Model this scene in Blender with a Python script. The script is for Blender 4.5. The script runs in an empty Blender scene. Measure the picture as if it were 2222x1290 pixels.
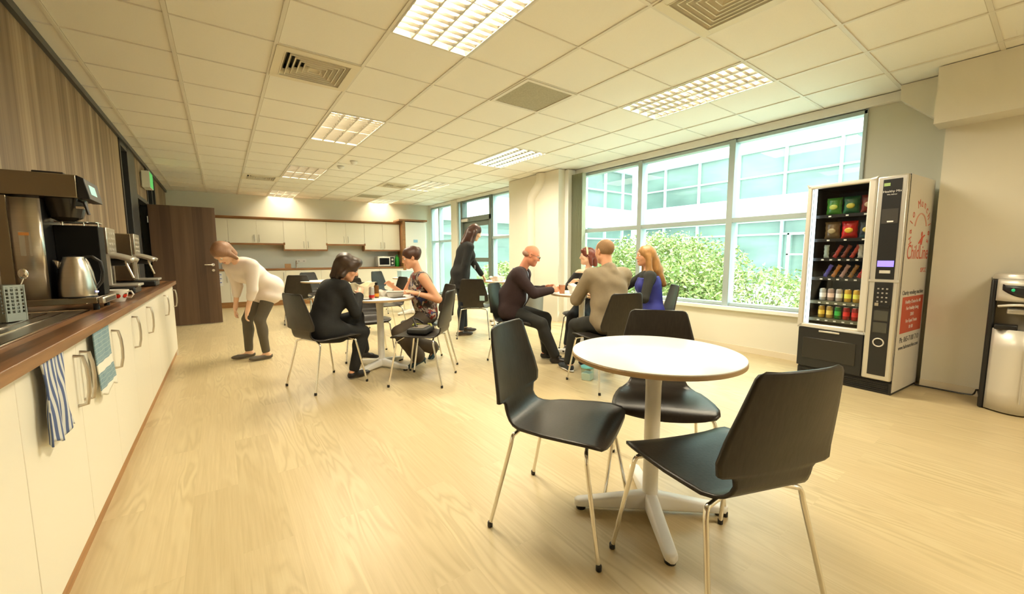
import bpy, bmesh, math, random
import numpy as np
from mathutils import Vector, Matrix
SC = bpy.context.scene
COL = SC.collection
PI = math.pi
R = math.radians

# ---------------------------------------------------------------- camera, world, sun, big lights, exposure
CAMH = 1.18
cam_data = bpy.data.cameras.new('camera'); cam = bpy.data.objects.new('camera', cam_data); COL.objects.link(cam)
YAW, PITCH, ROLL = .6276, .1015, -.003
_f = Vector((math.sin(YAW)*math.cos(PITCH), math.cos(YAW)*math.cos(PITCH), -math.sin(PITCH)))
_r = Vector((math.cos(YAW), -math.sin(YAW), 0)); _u = _r.cross(_f)
_r2 = _r*math.cos(ROLL)+_u*math.sin(ROLL); _u2 = -_r*math.sin(ROLL)+_u*math.cos(ROLL)
_m = Matrix((_r2, _u2, -_f)).transposed().to_4x4(); _m.translation = (0, 0, CAMH)
cam.matrix_world = _m
cam_data.sensor_width = 36; cam_data.sensor_fit = 'HORIZONTAL'; cam_data.lens = 866*36/2222
cam_data.clip_start = .05; cam_data.clip_end = 300
SC.camera = cam

world = bpy.data.worlds.new('world'); SC.world = world; world.use_nodes = True
wn = world.node_tree.nodes; bg = wn['Background']
bg.inputs[0].default_value = (.84, 1.0, .96, 1); bg.inputs[1].default_value = 3.4

sun_d = bpy.data.lights.new('sun', 'SUN'); sun_d.energy = 2.2; sun_d.angle = R(3); sun_d.color = (1, .97, .9)
sun = bpy.data.objects.new('sun', sun_d); COL.objects.link(sun)
sun.rotation_euler = (R(38), R(28), 0)
LAMP_COL = (1.0, .885, .70)
LAMP_W = 24
vs = SC.view_settings
vs.view_transform = 'Standard'; vs.look = 'None'; vs.gamma = 1; vs.use_curve_mapping = False
vs.exposure = 0.88
SC.cycles.max_bounces = 7; SC.cycles.diffuse_bounces = 4; SC.cycles.glossy_bounces = 4
SC.cycles.transparent_max_bounces = 12; SC.cycles.transmission_bounces = 6
SC.cycles.sample_clamp_indirect = 6; SC.cycles.use_denoising = True; SC.cycles.caustics_reflective = False

# portal-like sky area lights just outside the two glazed openings are not used: the sky itself lights the room

# ---------------------------------------------------------------- materials
MATS = {}
def lin(c):
    return tuple(((v/255)/12.92 if v/255 <= .04045 else ((v/255+.055)/1.055)**2.4) for v in c)
def mat(name, col=(.8, .8, .8), rough=.5, metal=0, emit=None, es=1, spec=.5, noise=None, bump=None, alpha=1, coat=0):
    if name in MATS: return MATS[name]
    m = bpy.data.materials.new(name); m.use_nodes = True; nt = m.node_tree; n = nt.nodes; b = n['Principled BSDF']
    b.inputs['Base Color'].default_value = (*col[:3], 1); b.inputs['Roughness'].default_value = rough
    b.inputs['Metallic'].default_value = metal; b.inputs['Specular IOR Level'].default_value = spec
    b.inputs['Coat Weight'].default_value = coat
    if emit: b.inputs['Emission Color'].default_value = (*emit, 1); b.inputs['Emission Strength'].default_value = es
    if alpha < 1: b.inputs['Alpha'].default_value = alpha
    if noise:   # (scale xyz, amount, detail)
        sc, am, det = noise
        tc = n.new('ShaderNodeTexCoord'); mp = n.new('ShaderNodeMapping'); mp.inputs['Scale'].default_value = sc
        nz = n.new('ShaderNodeTexNoise'); nz.inputs['Scale'].default_value = 1; nz.inputs['Detail'].default_value = det
        hs = n.new('ShaderNodeMix'); hs.data_type = 'RGBA'
        hs.inputs['A'].default_value = (*[max(0, v*(1-am)) for v in col[:3]], 1); hs.inputs['B'].default_value = (*[min(1, v*(1+am)) for v in col[:3]], 1)
        nt.links.new(tc.outputs['Object'], mp.inputs[0]); nt.links.new(mp.outputs[0], nz.inputs['Vector'])
        nt.links.new(nz.outputs['Fac'], hs.inputs['Factor']); nt.links.new(hs.outputs['Result'], b.inputs['Base Color'])
        if bump:
            bp = n.new('ShaderNodeBump'); bp.inputs['Strength'].default_value = bump; bp.inputs['Distance'].default_value = .01
            nt.links.new(nz.outputs['Fac'], bp.inputs['Height']); nt.links.new(bp.outputs[0], b.inputs['Normal'])
    MATS[name] = m; return m

def node_mat(name, fn, rough=.5, **kw):
    if name in MATS: return MATS[name]
    m = mat(name, rough=rough, **kw); fn(m.node_tree, m.node_tree.nodes, m.node_tree.links, m.node_tree.nodes['Principled BSDF']); return m

def ramp(n, stops):
    r = n.new('ShaderNodeValToRGB'); e = r.color_ramp.elements
    while len(e) < len(stops): e.new(.5)
    for i, (p, c) in enumerate(stops): e[i].position = p; e[i].color = (*c, 1)
    return r

def f_floor(nt, n, L, b):
    tc = n.new('ShaderNodeTexCoord'); mp = n.new('ShaderNodeMapping'); mp.inputs['Rotation'].default_value = (0, 0, PI/2)
    L.new(tc.outputs['Object'], mp.inputs[0])
    br = n.new('ShaderNodeTexBrick'); br.inputs['Scale'].default_value = 1; br.inputs['Brick Width'].default_value = 1.22; br.inputs['Row Height'].default_value = .18
    br.inputs['Mortar Size'].default_value = .0007; br.inputs['Color1'].default_value = (0, 0, 0, 1); br.inputs['Color2'].default_value = (1, 1, 1, 1); br.inputs['Mortar'].default_value = (.4, .4, .4, 1)
    L.new(mp.outputs[0], br.inputs['Vector'])
    # each plank gets its own offset in the grain field
    add = n.new('ShaderNodeVectorMath'); add.operation = 'MULTIPLY_ADD'; add.inputs[1].default_value = (7, 5, 3)
    L.new(br.outputs['Color'], add.inputs[0]); L.new(tc.outputs['Object'], add.inputs[2])
    m2 = n.new('ShaderNodeMapping'); m2.inputs['Scale'].default_value = (6.5, .75, 1); L.new(add.outputs[0], m2.inputs[0])
    nz = n.new('ShaderNodeTexNoise'); nz.inputs['Scale'].default_value = 1.3; nz.inputs['Detail'].default_value = 2; nz.inputs['Distortion'].default_value = .35
    L.new(m2.outputs[0], nz.inputs['Vector'])
    mu = n.new('ShaderNodeMath'); mu.operation = 'MULTIPLY'; mu.inputs[1].default_value = 60; L.new(nz.outputs['Fac'], mu.inputs[0])
    sn = n.new('ShaderNodeMath'); sn.operation = 'SINE'; L.new(mu.outputs[0], sn.inputs[0])
    m3 = n.new('ShaderNodeMapping'); m3.inputs['Scale'].default_value = (90, 3, 1); L.new(add.outputs[0], m3.inputs[0])
    fz = n.new('ShaderNodeTexNoise'); fz.inputs['Scale'].default_value = 1; fz.inputs['Detail'].default_value = 3; L.new(m3.outputs[0], fz.inputs['Vector'])
    r1 = ramp(n, [(0, lin((184, 166, 126))), (.45, lin((202, 184, 143))), (1, lin((210, 194, 154)))])
    ma = n.new('ShaderNodeMapRange'); ma.inputs['From Min'].default_value = -1.3; ma.inputs['From Max'].default_value = 1; L.new(sn.outputs[0], ma.inputs['Value'])
    L.new(ma.outputs[0], r1.inputs[0])
    mx = n.new('ShaderNodeMix'); mx.data_type = 'RGBA'; mx.inputs['Factor'].default_value = .5
    r2 = ramp(n, [(.25, lin((194, 175, 134))), (.75, lin((208, 190, 150)))]); L.new(fz.outputs['Fac'], r2.inputs[0])
    mk = n.new('ShaderNodeTexNoise'); mk.inputs['Scale'].default_value = .5; m4 = n.new('ShaderNodeMapping'); m4.inputs['Scale'].default_value = (7, 1.6, 1); L.new(add.outputs[0], m4.inputs[0]); L.new(m4.outputs[0], mk.inputs['Vector'])
    mkr = n.new('ShaderNodeMapRange'); mkr.inputs['From Min'].default_value = .46; mkr.inputs['From Max'].default_value = .60; mkr.inputs['To Min'].default_value = .97; mkr.inputs['To Max'].default_value = .18; L.new(mk.outputs['Fac'], mkr.inputs['Value']); L.new(mkr.outputs[0], mx.inputs['Factor'])
    L.new(r1.outputs[0], mx.inputs['A']); L.new(r2.outputs[0], mx.inputs['B'])
    m5 = n.new('ShaderNodeMix'); m5.data_type = 'RGBA'; m5.blend_type = 'MULTIPLY'; m5.inputs['Factor'].default_value = 1
    r3 = ramp(n, [(0, (.93, .92, .895)), (.39, (.95, .945, .93)), (.4, (.95, .945, .93)), (1, (1.03, 1.03, 1.03))]); L.new(br.outputs['Color'], r3.inputs[0])
    L.new(mx.outputs['Result'], m5.inputs['A']); L.new(r3.outputs[0], m5.inputs['B'])
    L.new(m5.outputs['Result'], b.inputs['Base Color'])
    bp = n.new('ShaderNodeBump'); bp.inputs['Strength'].default_value = .05; bp.inputs['Distance'].default_value = .01; L.new(fz.outputs['Fac'], bp.inputs['Height']); L.new(bp.outputs[0], b.inputs['Normal'])

def wood_fn(c1, c2, c3, sc=(30, 30, 1.2), freq=16, plank=None, axis=1):
    def fn(nt, n, L, b):
        tc = n.new('ShaderNodeTexCoord'); vec = tc.outputs['Object']
        if plank:
            sp = n.new('ShaderNodeSeparateXYZ'); L.new(vec, sp.inputs[0])
            dv = n.new('ShaderNodeMath'); dv.operation = 'DIVIDE'; dv.inputs[1].default_value = plank; L.new(sp.outputs[axis], dv.inputs[0])
            fl = n.new('ShaderNodeMath'); fl.operation = 'FLOOR'; L.new(dv.outputs[0], fl.inputs[0])
            wn_ = n.new('ShaderNodeTexWhiteNoise'); wn_.noise_dimensions = '1D'; L.new(fl.outputs[0], wn_.inputs['W'])
        mp = n.new('ShaderNodeMapping'); mp.inputs['Scale'].default_value = sc; L.new(vec, mp.inputs[0])
        nz = n.new('ShaderNodeTexNoise'); nz.inputs['Scale'].default_value = 1; nz.inputs['Detail'].default_value = 4; nz.inputs['Distortion'].default_value = .4
        L.new(mp.outputs[0], nz.inputs['Vector'])
        r1 = ramp(n, [(.25, c1), (.5, c2), (.75, c3)])
        if plank:
            mxx = n.new('ShaderNodeMath'); mxx.operation = 'MULTIPLY_ADD'; mxx.inputs[1].default_value = .45; L.new(wn_.outputs['Value'], mxx.inputs[0])
            sb = n.new('ShaderNodeMath'); sb.operation = 'MULTIPLY_ADD'; sb.inputs[1].default_value = .75; sb.inputs[2].default_value = -.1; L.new(nz.outputs['Fac'], sb.inputs[0]); L.new(sb.outputs[0], mxx.inputs[2])
            L.new(mxx.outputs[0], r1.inputs[0])
        else: L.new(nz.outputs['Fac'], r1.inputs[0])
        L.new(r1.outputs[0], b.inputs['Base Color'])
    return fn

M = {}
M['floor'] = node_mat('oak_floor', f_floor, rough=.38)
M['clad'] = node_mat('striped_cladding', wood_fn(lin((112, 90, 66)), lin((142, 118, 90)), lin((168, 146, 116)), sc=(6, 22, .35), plank=.09), rough=.5)
M['walnut'] = node_mat('walnut_worktop', wood_fn(lin((80, 52, 32)), lin((118, 80, 50)), lin((152, 108, 70)), sc=(40, 3, 40), plank=.045, axis=0), rough=.28)
M['walnut_x'] = node_mat('walnut_trim', wood_fn(lin((116, 76, 42)), lin((142, 98, 58)), lin((166, 118, 74)), sc=(3, 40, 40)), rough=.4)
M['plinthwood'] = node_mat('plinth_wood', wood_fn(lin((138, 96, 54)), lin((162, 116, 68)), lin((180, 132, 82)), sc=(3, 40, 40)), rough=.4)
M['doorwood'] = node_mat('dark_door_veneer', wood_fn(lin((76, 56, 42)), lin((90, 68, 51)), lin((104, 80, 61)), sc=(14, 14, .7), plank=.14, axis=0), rough=.38)
M['ceiling'] = mat('ceiling_tile', (.90, .88, .80), .9, noise=((180, 180, 180), .03, 2))
M['tbar'] = mat('ceiling_bar', (.78, .75, .66), .5)
M['groove'] = mat('ceiling_groove', (.56, .51, .41), .8)
M['wall'] = mat('cream_wall', (.80, .77, .66), .8)
M['wallback'] = mat('pale_wall', (.80, .80, .68), .8)
M['wallwinlit'] = mat('window_lit_wall', (.70, .70, .60), .8)  # pier wall with the greenish cast of window light put into its colour
M['white'] = mat('white_paint', (.86, .85, .80), .45)
M['sillw'] = mat('sill_white', (.9, .9, .87), .35)
M['cab'] = mat('ivory_door', (.82, .785, .67), .32)
M['cabside'] = mat('ivory_side', (.84, .79, .66), .4)
M['steel'] = mat('brushed_steel', (.62, .58, .52), .28, 1, noise=((3, 3, 160), .08, 2))
M['chrome'] = mat('chrome', (.82, .80, .76), .12, 1)
M['nickel'] = mat('satin_nickel', (.55, .50, .43), .3, 1)
M['black'] = mat('black_plastic', (.012, .012, .013), .35)
M['blackgloss'] = mat('black_gloss', (.008, .008, .010), .08, coat=.5)
M['darkmetal'] = mat('dark_frame_metal', (.05, .055, .06), .35, .3)
M['greyframe'] = mat('grey_window_frame', (.42, .50, .50), .4, .2)
M['chair'] = mat('black_ash_veneer', (.026, .021, .016), .38, noise=((90, 90, 4), .5, 4), bump=.04, spec=.4)
M['tabletop'] = mat('white_laminate', (.93, .92, .88), .3)
M['tablelip'] = mat('plywood_edge', (.48, .33, .17), .5)
M['tablebase'] = mat('white_powder_coat', (.90, .89, .85), .35)
M['silver'] = mat('silver_plastic', (.62, .60, .55), .3, .6)
M['silverlt'] = mat('light_silver', (.72, .69, .62), .35, .35)
M['redplate'] = mat('red_print', (.62, .10, .05), .5)
M['backsplash'] = mat('backsplash', (.76, .80, .74), .35)
def glass(name, tint, refl=.07, rough=.0):
    if name in MATS: return MATS[name]
    m = bpy.data.materials.new(name); m.use_nodes = True; nt = m.node_tree; n = nt.nodes; n.clear()
    o = n.new('ShaderNodeOutputMaterial'); t = n.new('ShaderNodeBsdfTransparent'); t.inputs[0].default_value = (*tint, 1)
    g = n.new('ShaderNodeBsdfGlossy'); g.inputs['Roughness'].default_value = rough; fr = n.new('ShaderNodeFresnel'); ge = n.new('ShaderNodeNewGeometry'); mr = n.new('ShaderNodeMapRange'); mr.inputs['To Min'].default_value = 1.35; mr.inputs['To Max'].default_value = 1/1.35
    nt.links.new(ge.outputs['Backfacing'], mr.inputs['Value']); nt.links.new(mr.outputs[0], fr.inputs[0])
    mx = n.new('ShaderNodeMixShader'); nt.links.new(fr.outputs[0], mx.inputs[0]); nt.links.new(t.outputs[0], mx.inputs[1]); nt.links.new(g.outputs[0], mx.inputs[2]); nt.links.new(mx.outputs[0], o.inputs[0])
    MATS[name] = m; return m
M['glass'] = glass('window_glass', (.90, .97, .95))
M['darkglass'] = glass('dark_glass', (.18, .22, .26))
M['clearglass'] = glass('clear_glass', (.95, .96, .95))
M['bottleglass'] = glass('clear_plastic', (.80, .92, .90))

# ---------------------------------------------------------------- mesh helpers
class MB:
    def __init__(s): s.v = []; s.f = []; s.mi = []
    def add(s, vs, fs, mi=0, T=None):
        k = len(s.v)
        s.v += [tuple(T @ Vector(p)) if T else tuple(p) for p in vs]
        s.f += [tuple(i+k for i in f) for f in fs]; s.mi += [mi]*len(fs); return s
    def box(s, x0, x1, y0, y1, z0, z1, mi=0, T=None):
        v = [(x, y, z) for z in (z0, z1) for y in (y0, y1) for x in (x0, x1)]
        return s.add(v, [(0, 2, 3, 1), (4, 5, 7, 6), (0, 1, 5, 4), (2, 6, 7, 3), (0, 4, 6, 2), (1, 3, 7, 5)], mi, T)
    def prism(s, poly, a, z0, z1, mi=0, T=None):   # poly in the plane normal to axis a
        def p3(q, z): return {'z': (q[0], q[1], z), 'y': (q[0], z, q[1]), 'x': (z, q[0], q[1])}[a]
        n = len(poly); v = [p3(q, z0) for q in poly]+[p3(q, z1) for q in poly]
        f = [tuple(range(n))[::-1], tuple(range(n, 2*n))]+[(i, (i+1) % n, n+(i+1) % n, n+i) for i in range(n)]
        return s.add(v, f, mi, T)
    def tube(s, pts, r, n=10, mi=0, cap=True, T=None):
        pts = [Vector(p) for p in pts]; rs = r if isinstance(r, (list, tuple)) else [r]*len(pts)
        v = []; f = []; m = len(pts); up = None
        for i, p in enumerate(pts):
            d = (pts[min(i+1, m-1)]-pts[max(i-1, 0)]).normalized()
            if up is None: up = Vector((0, 0, 1)) if abs(d.z) < .9 else Vector((1, 0, 0))
            a = d.cross(up); a = a.normalized() if a.length > 1e-6 else Vector((1, 0, 0)); b = a.cross(d).normalized(); up = b
            for k in range(n):
                t = 2*PI*k/n; v.append(p+(a*math.cos(t)+b*math.sin(t))*rs[i])
        for i in range(m-1):
            for k in range(n): f.append((i*n+k, i*n+(k+1) % n, (i+1)*n+(k+1) % n, (i+1)*n+k))
        if cap: f += [tuple(range(n))[::-1], tuple(range((m-1)*n, m*n))]
        return s.add(v, f, mi, T)
    def lathe(s, prof, c=(0, 0, 0), n=24, mi=0, T=None, sx=1, sy=1):
        v = []; f = []
        for r, z in prof:
            for k in range(n): t = 2*PI*k/n; v.append((c[0]+r*sx*math.cos(t), c[1]+r*sy*math.sin(t), c[2]+z))
        for i in range(len(prof)-1):
            for k in range(n): f.append((i*n+k, i*n+(k+1) % n, (i+1)*n+(k+1) % n, (i+1)*n+k))
        f += [tuple(range(n))[::-1], tuple(range((len(prof)-1)*n, len(prof)*n))]
        return s.add(v, f, mi, T)
    def sphere(s, c, r, n=16, mi=0, sc=(1, 1, 1), T=None):
        m = n//2; prof = [(math.sin(PI*i/m)*1.0, -math.cos(PI*i/m)) for i in range(m+1)]
        v = []; f = []
        for a, z in prof:
            for k in range(n): t = 2*PI*k/n; v.append((c[0]+r*sc[0]*a*math.cos(t), c[1]+r*sc[1]*a*math.sin(t), c[2]+r*sc[2]*z))
        for i in range(m):
            for k in range(n): f.append((i*n+k, i*n+(k+1) % n, (i+1)*n+(k+1) % n, (i+1)*n+k))
        return s.add(v, f, mi, T)
    def grid(s, fn, nu, nv, mi=0, T=None, closed=False):
        v = [fn(i/(nu), j/(nv)) for j in range(nv+1) for i in range(nu+1)]
        f = [(j*(nu+1)+i, j*(nu+1)+i+1, (j+1)*(nu+1)+i+1, (j+1)*(nu+1)+i) for j in range(nv) for i in range(nu)]
        return s.add(v, f, mi, T)
    def build(s, name, m, parent=None, smooth=None, bevel=0, loc=None, rot=None, solid=0, sub=0, bseg=2):
        me = bpy.data.meshes.new(name); me.from_pydata([tuple(v) for v in s.v], [], s.f); me.validate()
        ms = m if isinstance(m, (list, tuple)) else [m]
        for q in ms: me.materials.append(q)
        if len(ms) > 1:
            for p, k in zip(me.polygons, s.mi): p.material_index = k
        bm = bmesh.new(); bm.from_mesh(me); bmesh.ops.remove_doubles(bm, verts=bm.verts, dist=1e-6)
        bmesh.ops.recalc_face_normals(bm, faces=bm.faces)
        bm.to_mesh(me); bm.free()
        o = bpy.data.objects.new(name, me); COL.objects.link(o)
        if parent: o.parent = parent
        if loc: o.location = loc
        if rot: o.rotation_euler = rot
        if solid:
            q = o.modifiers.new('solid', 'SOLIDIFY'); q.thickness = solid; q.offset = 0
        if bevel:
            q = o.modifiers.new('bevel', 'BEVEL'); q.width = bevel; q.segments = bseg; q.limit_method = 'ANGLE'; q.angle_limit = R(35)
        if sub:
            q = o.modifiers.new('sub', 'SUBSURF'); q.levels = sub; q.render_levels = sub
        if smooth is None: smooth = bool(bevel)
        if smooth:
            me.polygons.foreach_set('use_smooth', [True]*len(me.polygons))
            try: me.set_sharp_from_angle(angle=R(40) if smooth is True else R(smooth))
            except Exception: pass
        return o

def tag(o, label, cat, group=None, kind=None):
    o['label'] = label; o['category'] = cat
    if group: o['group'] = group
    if kind: o['kind'] = kind
    return o
def thing(name, label, cat, loc=(0, 0, 0), rz=0, group=None):
    o = bpy.data.objects.new(name, None); o.empty_display_size = .1; COL.objects.link(o); o.location = loc; o.rotation_euler = (0, 0, rz)
    return tag(o, label, cat, group)
def struct(name, mb, m, label=None, **kw):
    o = mb.build(name, m, **kw); o['kind'] = 'structure'
    if label: o['label'] = label
    return o
def copy_tree(o, parent=None, label=None, group=None, loc=None, rz=None):
    c = o.copy(); COL.objects.link(c); c.parent = parent
    if label: c['label'] = label
    if group: c['group'] = group
    if loc is not None: c.location = loc
    if rz is not None: c.rotation_euler = (0, 0, rz)
    for ch in list(o.children): copy_tree(ch, c)
    return c
def text(name, body, size, loc, rot, m, parent=None, ext=.0006, align='CENTER', sx=1, space=1):
    cu = bpy.data.curves.new(name, 'FONT'); cu.body = body; cu.size = size; cu.align_x = align; cu.align_y = 'CENTER'; cu.extrude = ext; cu.space_character = space
    cu.materials.append(m); tmp = bpy.data.objects.new('tmp', cu); COL.objects.link(tmp); me = bpy.data.meshes.new_from_object(tmp); bpy.data.objects.remove(tmp)
    o = bpy.data.objects.new(name, me); COL.objects.link(o); o.location = loc; o.rotation_euler = rot; o.scale = (sx, 1, 1)
    if parent: o.parent = parent
    return o
# ---------------------------------------------------------------- room shell
H = 2.69; XL = -.93; XW = 5.22; XR = 5.05; YF = -2.6
KO = Vector((-.93, 12.05)); KD = Vector((6.15, -.62)); KA = math.atan2(KD.y, KD.x); KD.normalize()
def kpt(s, d=0, z=0): return Vector((KO.x+KD.x*s+KD.y*d, KO.y+KD.y*s-KD.x*d, z))

struct('floor', MB().box(XL-1.6, XW+.1, YF-.1, 12.4, -.1, 0), M['floor'])
# suspended grid bars
def gx(i): return -.188+.6*(i-1)
def gy(j): return 2.206+.605*(j+1)
mb = MB(); mc = MB()
thick = {1, 2}
for i in range(0, 11):
    w = .012
    if gx(i) > XW: continue
    mb.box(gx(i)-w, gx(i)+w, YF, 12.3, H+.004, H+.0125); mc.box(gx(i)+w, gx(i)+w+.004, YF, 12.3, H+.008, H+.0128)
for j in range(-9, 17):
    w = .007
    if gy(j) > 12.1: continue
    t = .020 if j in (-3, -2, -4) else w
    mb.box(XL, XW, gy(j)-t*.6, gy(j)+t*.6, H+.005, H+.0125); mc.box(XL, XW, gy(j)+t*.6, gy(j)+t*.6+.004, H+.009, H+.0128)
HOLES = set()
for _i, _j in ((3, -2), (7, -2), (3, 3), (7, 3), (3, 8), (7, 8), (3, 13), (7, 13), (5, -8)): HOLES |= {(_i, _j), (_i, _j+1)}
HOLES |= {(2, 1), (5, -3), (2, 10), (6, 9)}
cm_ = MB(); cm_.box(XL-1.6, XW+.15, YF-.1, 12.4, H+.25, H+.35)
for i in range(-3, 11):
    for j in range(-10, 18):
        if (i, j) in HOLES: continue
        a0, a1, b0, b1 = max(gx(i), XL-1.6), min(gx(i+1), XW+.15), max(gy(j), YF-.1), min(gy(j+1), 12.4)
        if a1 > a0 and b1 > b0: cm_.add([(a0, b0, H+.012), (a1, b0, H+.012), (a1, b1, H+.012), (a0, b1, H+.012)], [(3, 2, 1, 0)])
struct('ceiling', cm_, M['ceiling'])
struct('ceiling_grid', mb, M['tbar']); struct('ceiling_grid_joint', mc, M['groove'])

# left wall: striped cladding, dark glazing strip, door opening, dark glazing strip, cladding
mb = MB(); w = .12
mb.box(XL-w, XL, YF, 6.9, 0, H); mb.box(XL-w, XL, 7.95, 9.02, 2.1, H); mb.box(XL-w, XL, 10.1, 12.3, 0, H)
struct('wall_left', mb, M['clad'])
struct('trim_1', MB().box(XL, XL+.03, YF, 12.05, H-.05, H+.004), M['darkmetal'])
mb = MB()
for y0, y1 in ((6.9, 6.96), (7.38, 7.95), (9.02, 9.09), (9.6, 9.68), (10.04, 10.1)): mb.box(XL-.1, XL+.01, y0, y1, 0, H)
mb.box(XL-.1, XL+.01, 6.9, 7.95, 0, .08); mb.box(XL-.1, XL+.01, 9.02, 10.1, 0, .08); mb.box(XL-.1, XL+.01, 7.95, 9.02, 2.04, 2.1)
mb.box(XL-.1, XL+.01, 6.9, 7.45, H-.12, H); mb.box(XL-.1, XL+.01, 9.02, 10.1, H-.12, H)
struct('trim_2', mb, M['darkmetal'], bevel=.004)
struct('window_5', MB().box(XL-.06, XL-.05, 6.96, 7.38, .08, H-.12).box(XL-.06, XL-.05, 9.09, 9.6, .08, H-.12).box(XL-.06, XL-.05, 9.68, 10.04, .08, H-.12), M['darkglass'])
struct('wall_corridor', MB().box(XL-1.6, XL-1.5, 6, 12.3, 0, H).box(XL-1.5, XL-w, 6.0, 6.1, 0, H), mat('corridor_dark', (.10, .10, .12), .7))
# back wall
mb = MB(); T = Matrix.Translation((KO.x, KO.y, 0)) @ Matrix.Rotation(KA, 4, 'Z')
mb.box(-1.8, 6.6, 0, .12, 0, H+.01, T=T); struct('wall_back', mb, M['wallback'])
struct('wall_front', MB().box(XL, XW, YF-.1, YF, 0, H), M['wall'])
# right side near the camera
mb = MB(); mb.box(XR, XW+.3, YF, .68, 0, H); struct('wall_right', mb, M['wall']); struct('wall_bulkhead', MB().box(4.8, XR, YF, .72, 2.25, H+.005), M['wall'])
mb = MB(); mb.box(XW, XW+.3, .68, 1.24, 0, H); struct('wall_pier', mb, M['wallwinlit'])
struct('trim_3', MB().prism([(.73, 2.33), (.98, 2.57), (.98, H+.005), (.73, H+.005)], 'x', 5.03, 5.22), M['wall'])
# low wall under window, sill
struct('wall_sill', MB().box(5.15, 5.32, 1.24, 5.29, 0, .50), M['wall'])
struct('trim_4', MB().box(5.10, 5.32, 1.24, 5.29, .50, .545), M['sillw'], bevel=.006)
struct('baseboard_right', MB().box(5.14, 5.15, 1.24, 5.29, 0, .07).box(XR-.01, XR, YF, .68, 0, .07), mat('skirting_cream', (.80, .72, .56), .5))
# column with boxed riser
struct('wall_column', MB().box(4.85, 5.32, 5.29, 6.78, 0, H+.005), M['wall'])
struct('wall_column_reveal', MB().box(5.0, 5.32, 5.20, 5.29, 0, H), M['sillw'])  # whiter than the column: window light put into this face's colour
mb = MB(); mb.tube([(4.87, 5.76, H), (4.87, 5.76, 2.58), (4.87, 5.80, 2.50), (4.87, 6.0, 2.32), (4.87, 6.04, 2.24), (4.87, 6.04, 0)], .105, 20)
struct('trim_5', mb, M['wall'], smooth=True)
# window frames (aluminium) in plane x = XW
def frame(name, y0, y1, z0, z1, mulls, trans, thickm=.055):
    mb = MB(); a, b = XW-.02, XW+.10; e = .04
    mb.box(a, b, y0, y1, z0, z0+e); mb.box(a, b, y0, y1, z1-e, z1)
    for y in list(mulls): mb.box(a-.02, b, y-thickm/2, y+thickm/2, z0, z1)
    mb.box(a, b, y0, y0+.03, z0, z1); mb.box(a, b, y1-.04, y1, z0, z1)
    for z, ya, yb in trans: mb.box(a-.01, b, ya, yb, z-.03, z+.03)
    o = mb.build(name, M['greyframe'], bevel=.004); o['kind'] = 'structure'
    g = MB().box(XW+.03, XW+.036, y0+.01, y1-.01, z0+.02, z1-.02).build('glass', M['glass'], o)
    return o
frame('window_1', 1.24, 5.20, .545, 2.60, (2.51, 3.85), [(1.62, 1.24, 5.20)], .075)
struct('trim_6', MB().box(5.17, 5.34, .98, 5.29, 2.61, H+.005).box(XW-.05, 5.34, 6.78, 11.6, 2.62, H+.005), M['white'], bevel=.004)
# far glazed section
frame('window_2', 6.78, 7.95, .02, 2.62, (), [(1.62, 6.78, 7.95)])
frame('window_3', 9.42, 9.62, .02, 2.62, (), [])
frame('window_4', 9.95, 11.3, .02, 2.62, (10.75,), [(1.62, 9.95, 11.3)])
struct('wall_post', MB().box(XW-.06, XW+.12, 9.62, 9.95, 0, H), M['wall'])
struct('wall_far_corner', MB().box(XW, XW+.12, 11.3, 11.8, 0, H), M['wallback'])
fr = MB()
for y in (7.99, 9.38): fr.box(XW-.05, XW+.1, y-.05, y+.05, 0, 2.62)
fr.box(XW-.05, XW+.1, 7.95, 9.42, 2.06, 2.18); fr.box(XW-.04, XW+.08, 7.95, 9.42, 2.58, 2.62)
dr = struct('door_2', fr, mat('dark_green_frame', (.12, .15, .13), .4), bevel=.004)
l = MB()
for a in ((8.04, 8.16), (9.21, 9.33)): l.box(XW, XW+.06, *a, .02, 2.06)
l.box(XW, XW+.06, 8.16, 9.21, .02, .25); l.box(XW, XW+.06, 8.16, 9.21, 1.94, 2.06); l.box(XW, XW+.06, 8.16, 9.21, 1.05, 1.15)
l.build('door_leaf', mat('dark_green_frame'), dr, bevel=.003)
MB().box(XW+.025, XW+.03, 8.04, 9.33, .05, 2.0).box(XW+.025, XW+.03, 7.95, 9.42, 2.18, 2.6).build('glass', M['glass'], dr)
MB().box(XW-.09, XW-.04, 9.0, 9.32, 2.07, 2.14).build('door_closer', M['silver'], dr, bevel=.004)
MB().tube([(XW-.05, 9.27, .9), (XW-.05, 9.27, 1.25)], .014).build('door_handle', M['chrome'], dr, smooth=True)

# open veneered door
dl = bpy.data.objects.new('door_1', None); COL.objects.link(dl); dl['kind'] = 'structure'; dl.location = (XL+.01, 8.85, 0); dl.rotation_euler = (0, 0, R(2))
MB().box(0, .88, -.022, .022, .012, 2.045).build('door_leaf', M['doorwood'], dl, bevel=.002)
hb = MB(); hb.lathe([(.026, 0), (.026, .012)], n=16, T=Matrix.Translation((.80, -.022, 1.05)) @ Matrix.Rotation(R(90), 4, 'X'))
hb.tube([(.80, -.03, 1.05), (.80, -.075, 1.05), (.79, -.085, 1.05), (.68, -.085, 1.05)], .010)
hb.build('door_handle', M['chrome'], dl, smooth=True)
MB().lathe([(.022, 0), (.022, .015)], n=16, T=Matrix.Translation((.80, -.022, .95)) @ Matrix.Rotation(R(90), 4, 'X')).build('keyhole_rose', M['chrome'], dl, smooth=True)
for z in (.25, 1.0, 1.8): MB().tube([(-.012, -.02, z-.05), (-.012, -.02, z+.05)], .008).build('hinge', M['nickel'], dl, smooth=True)

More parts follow.
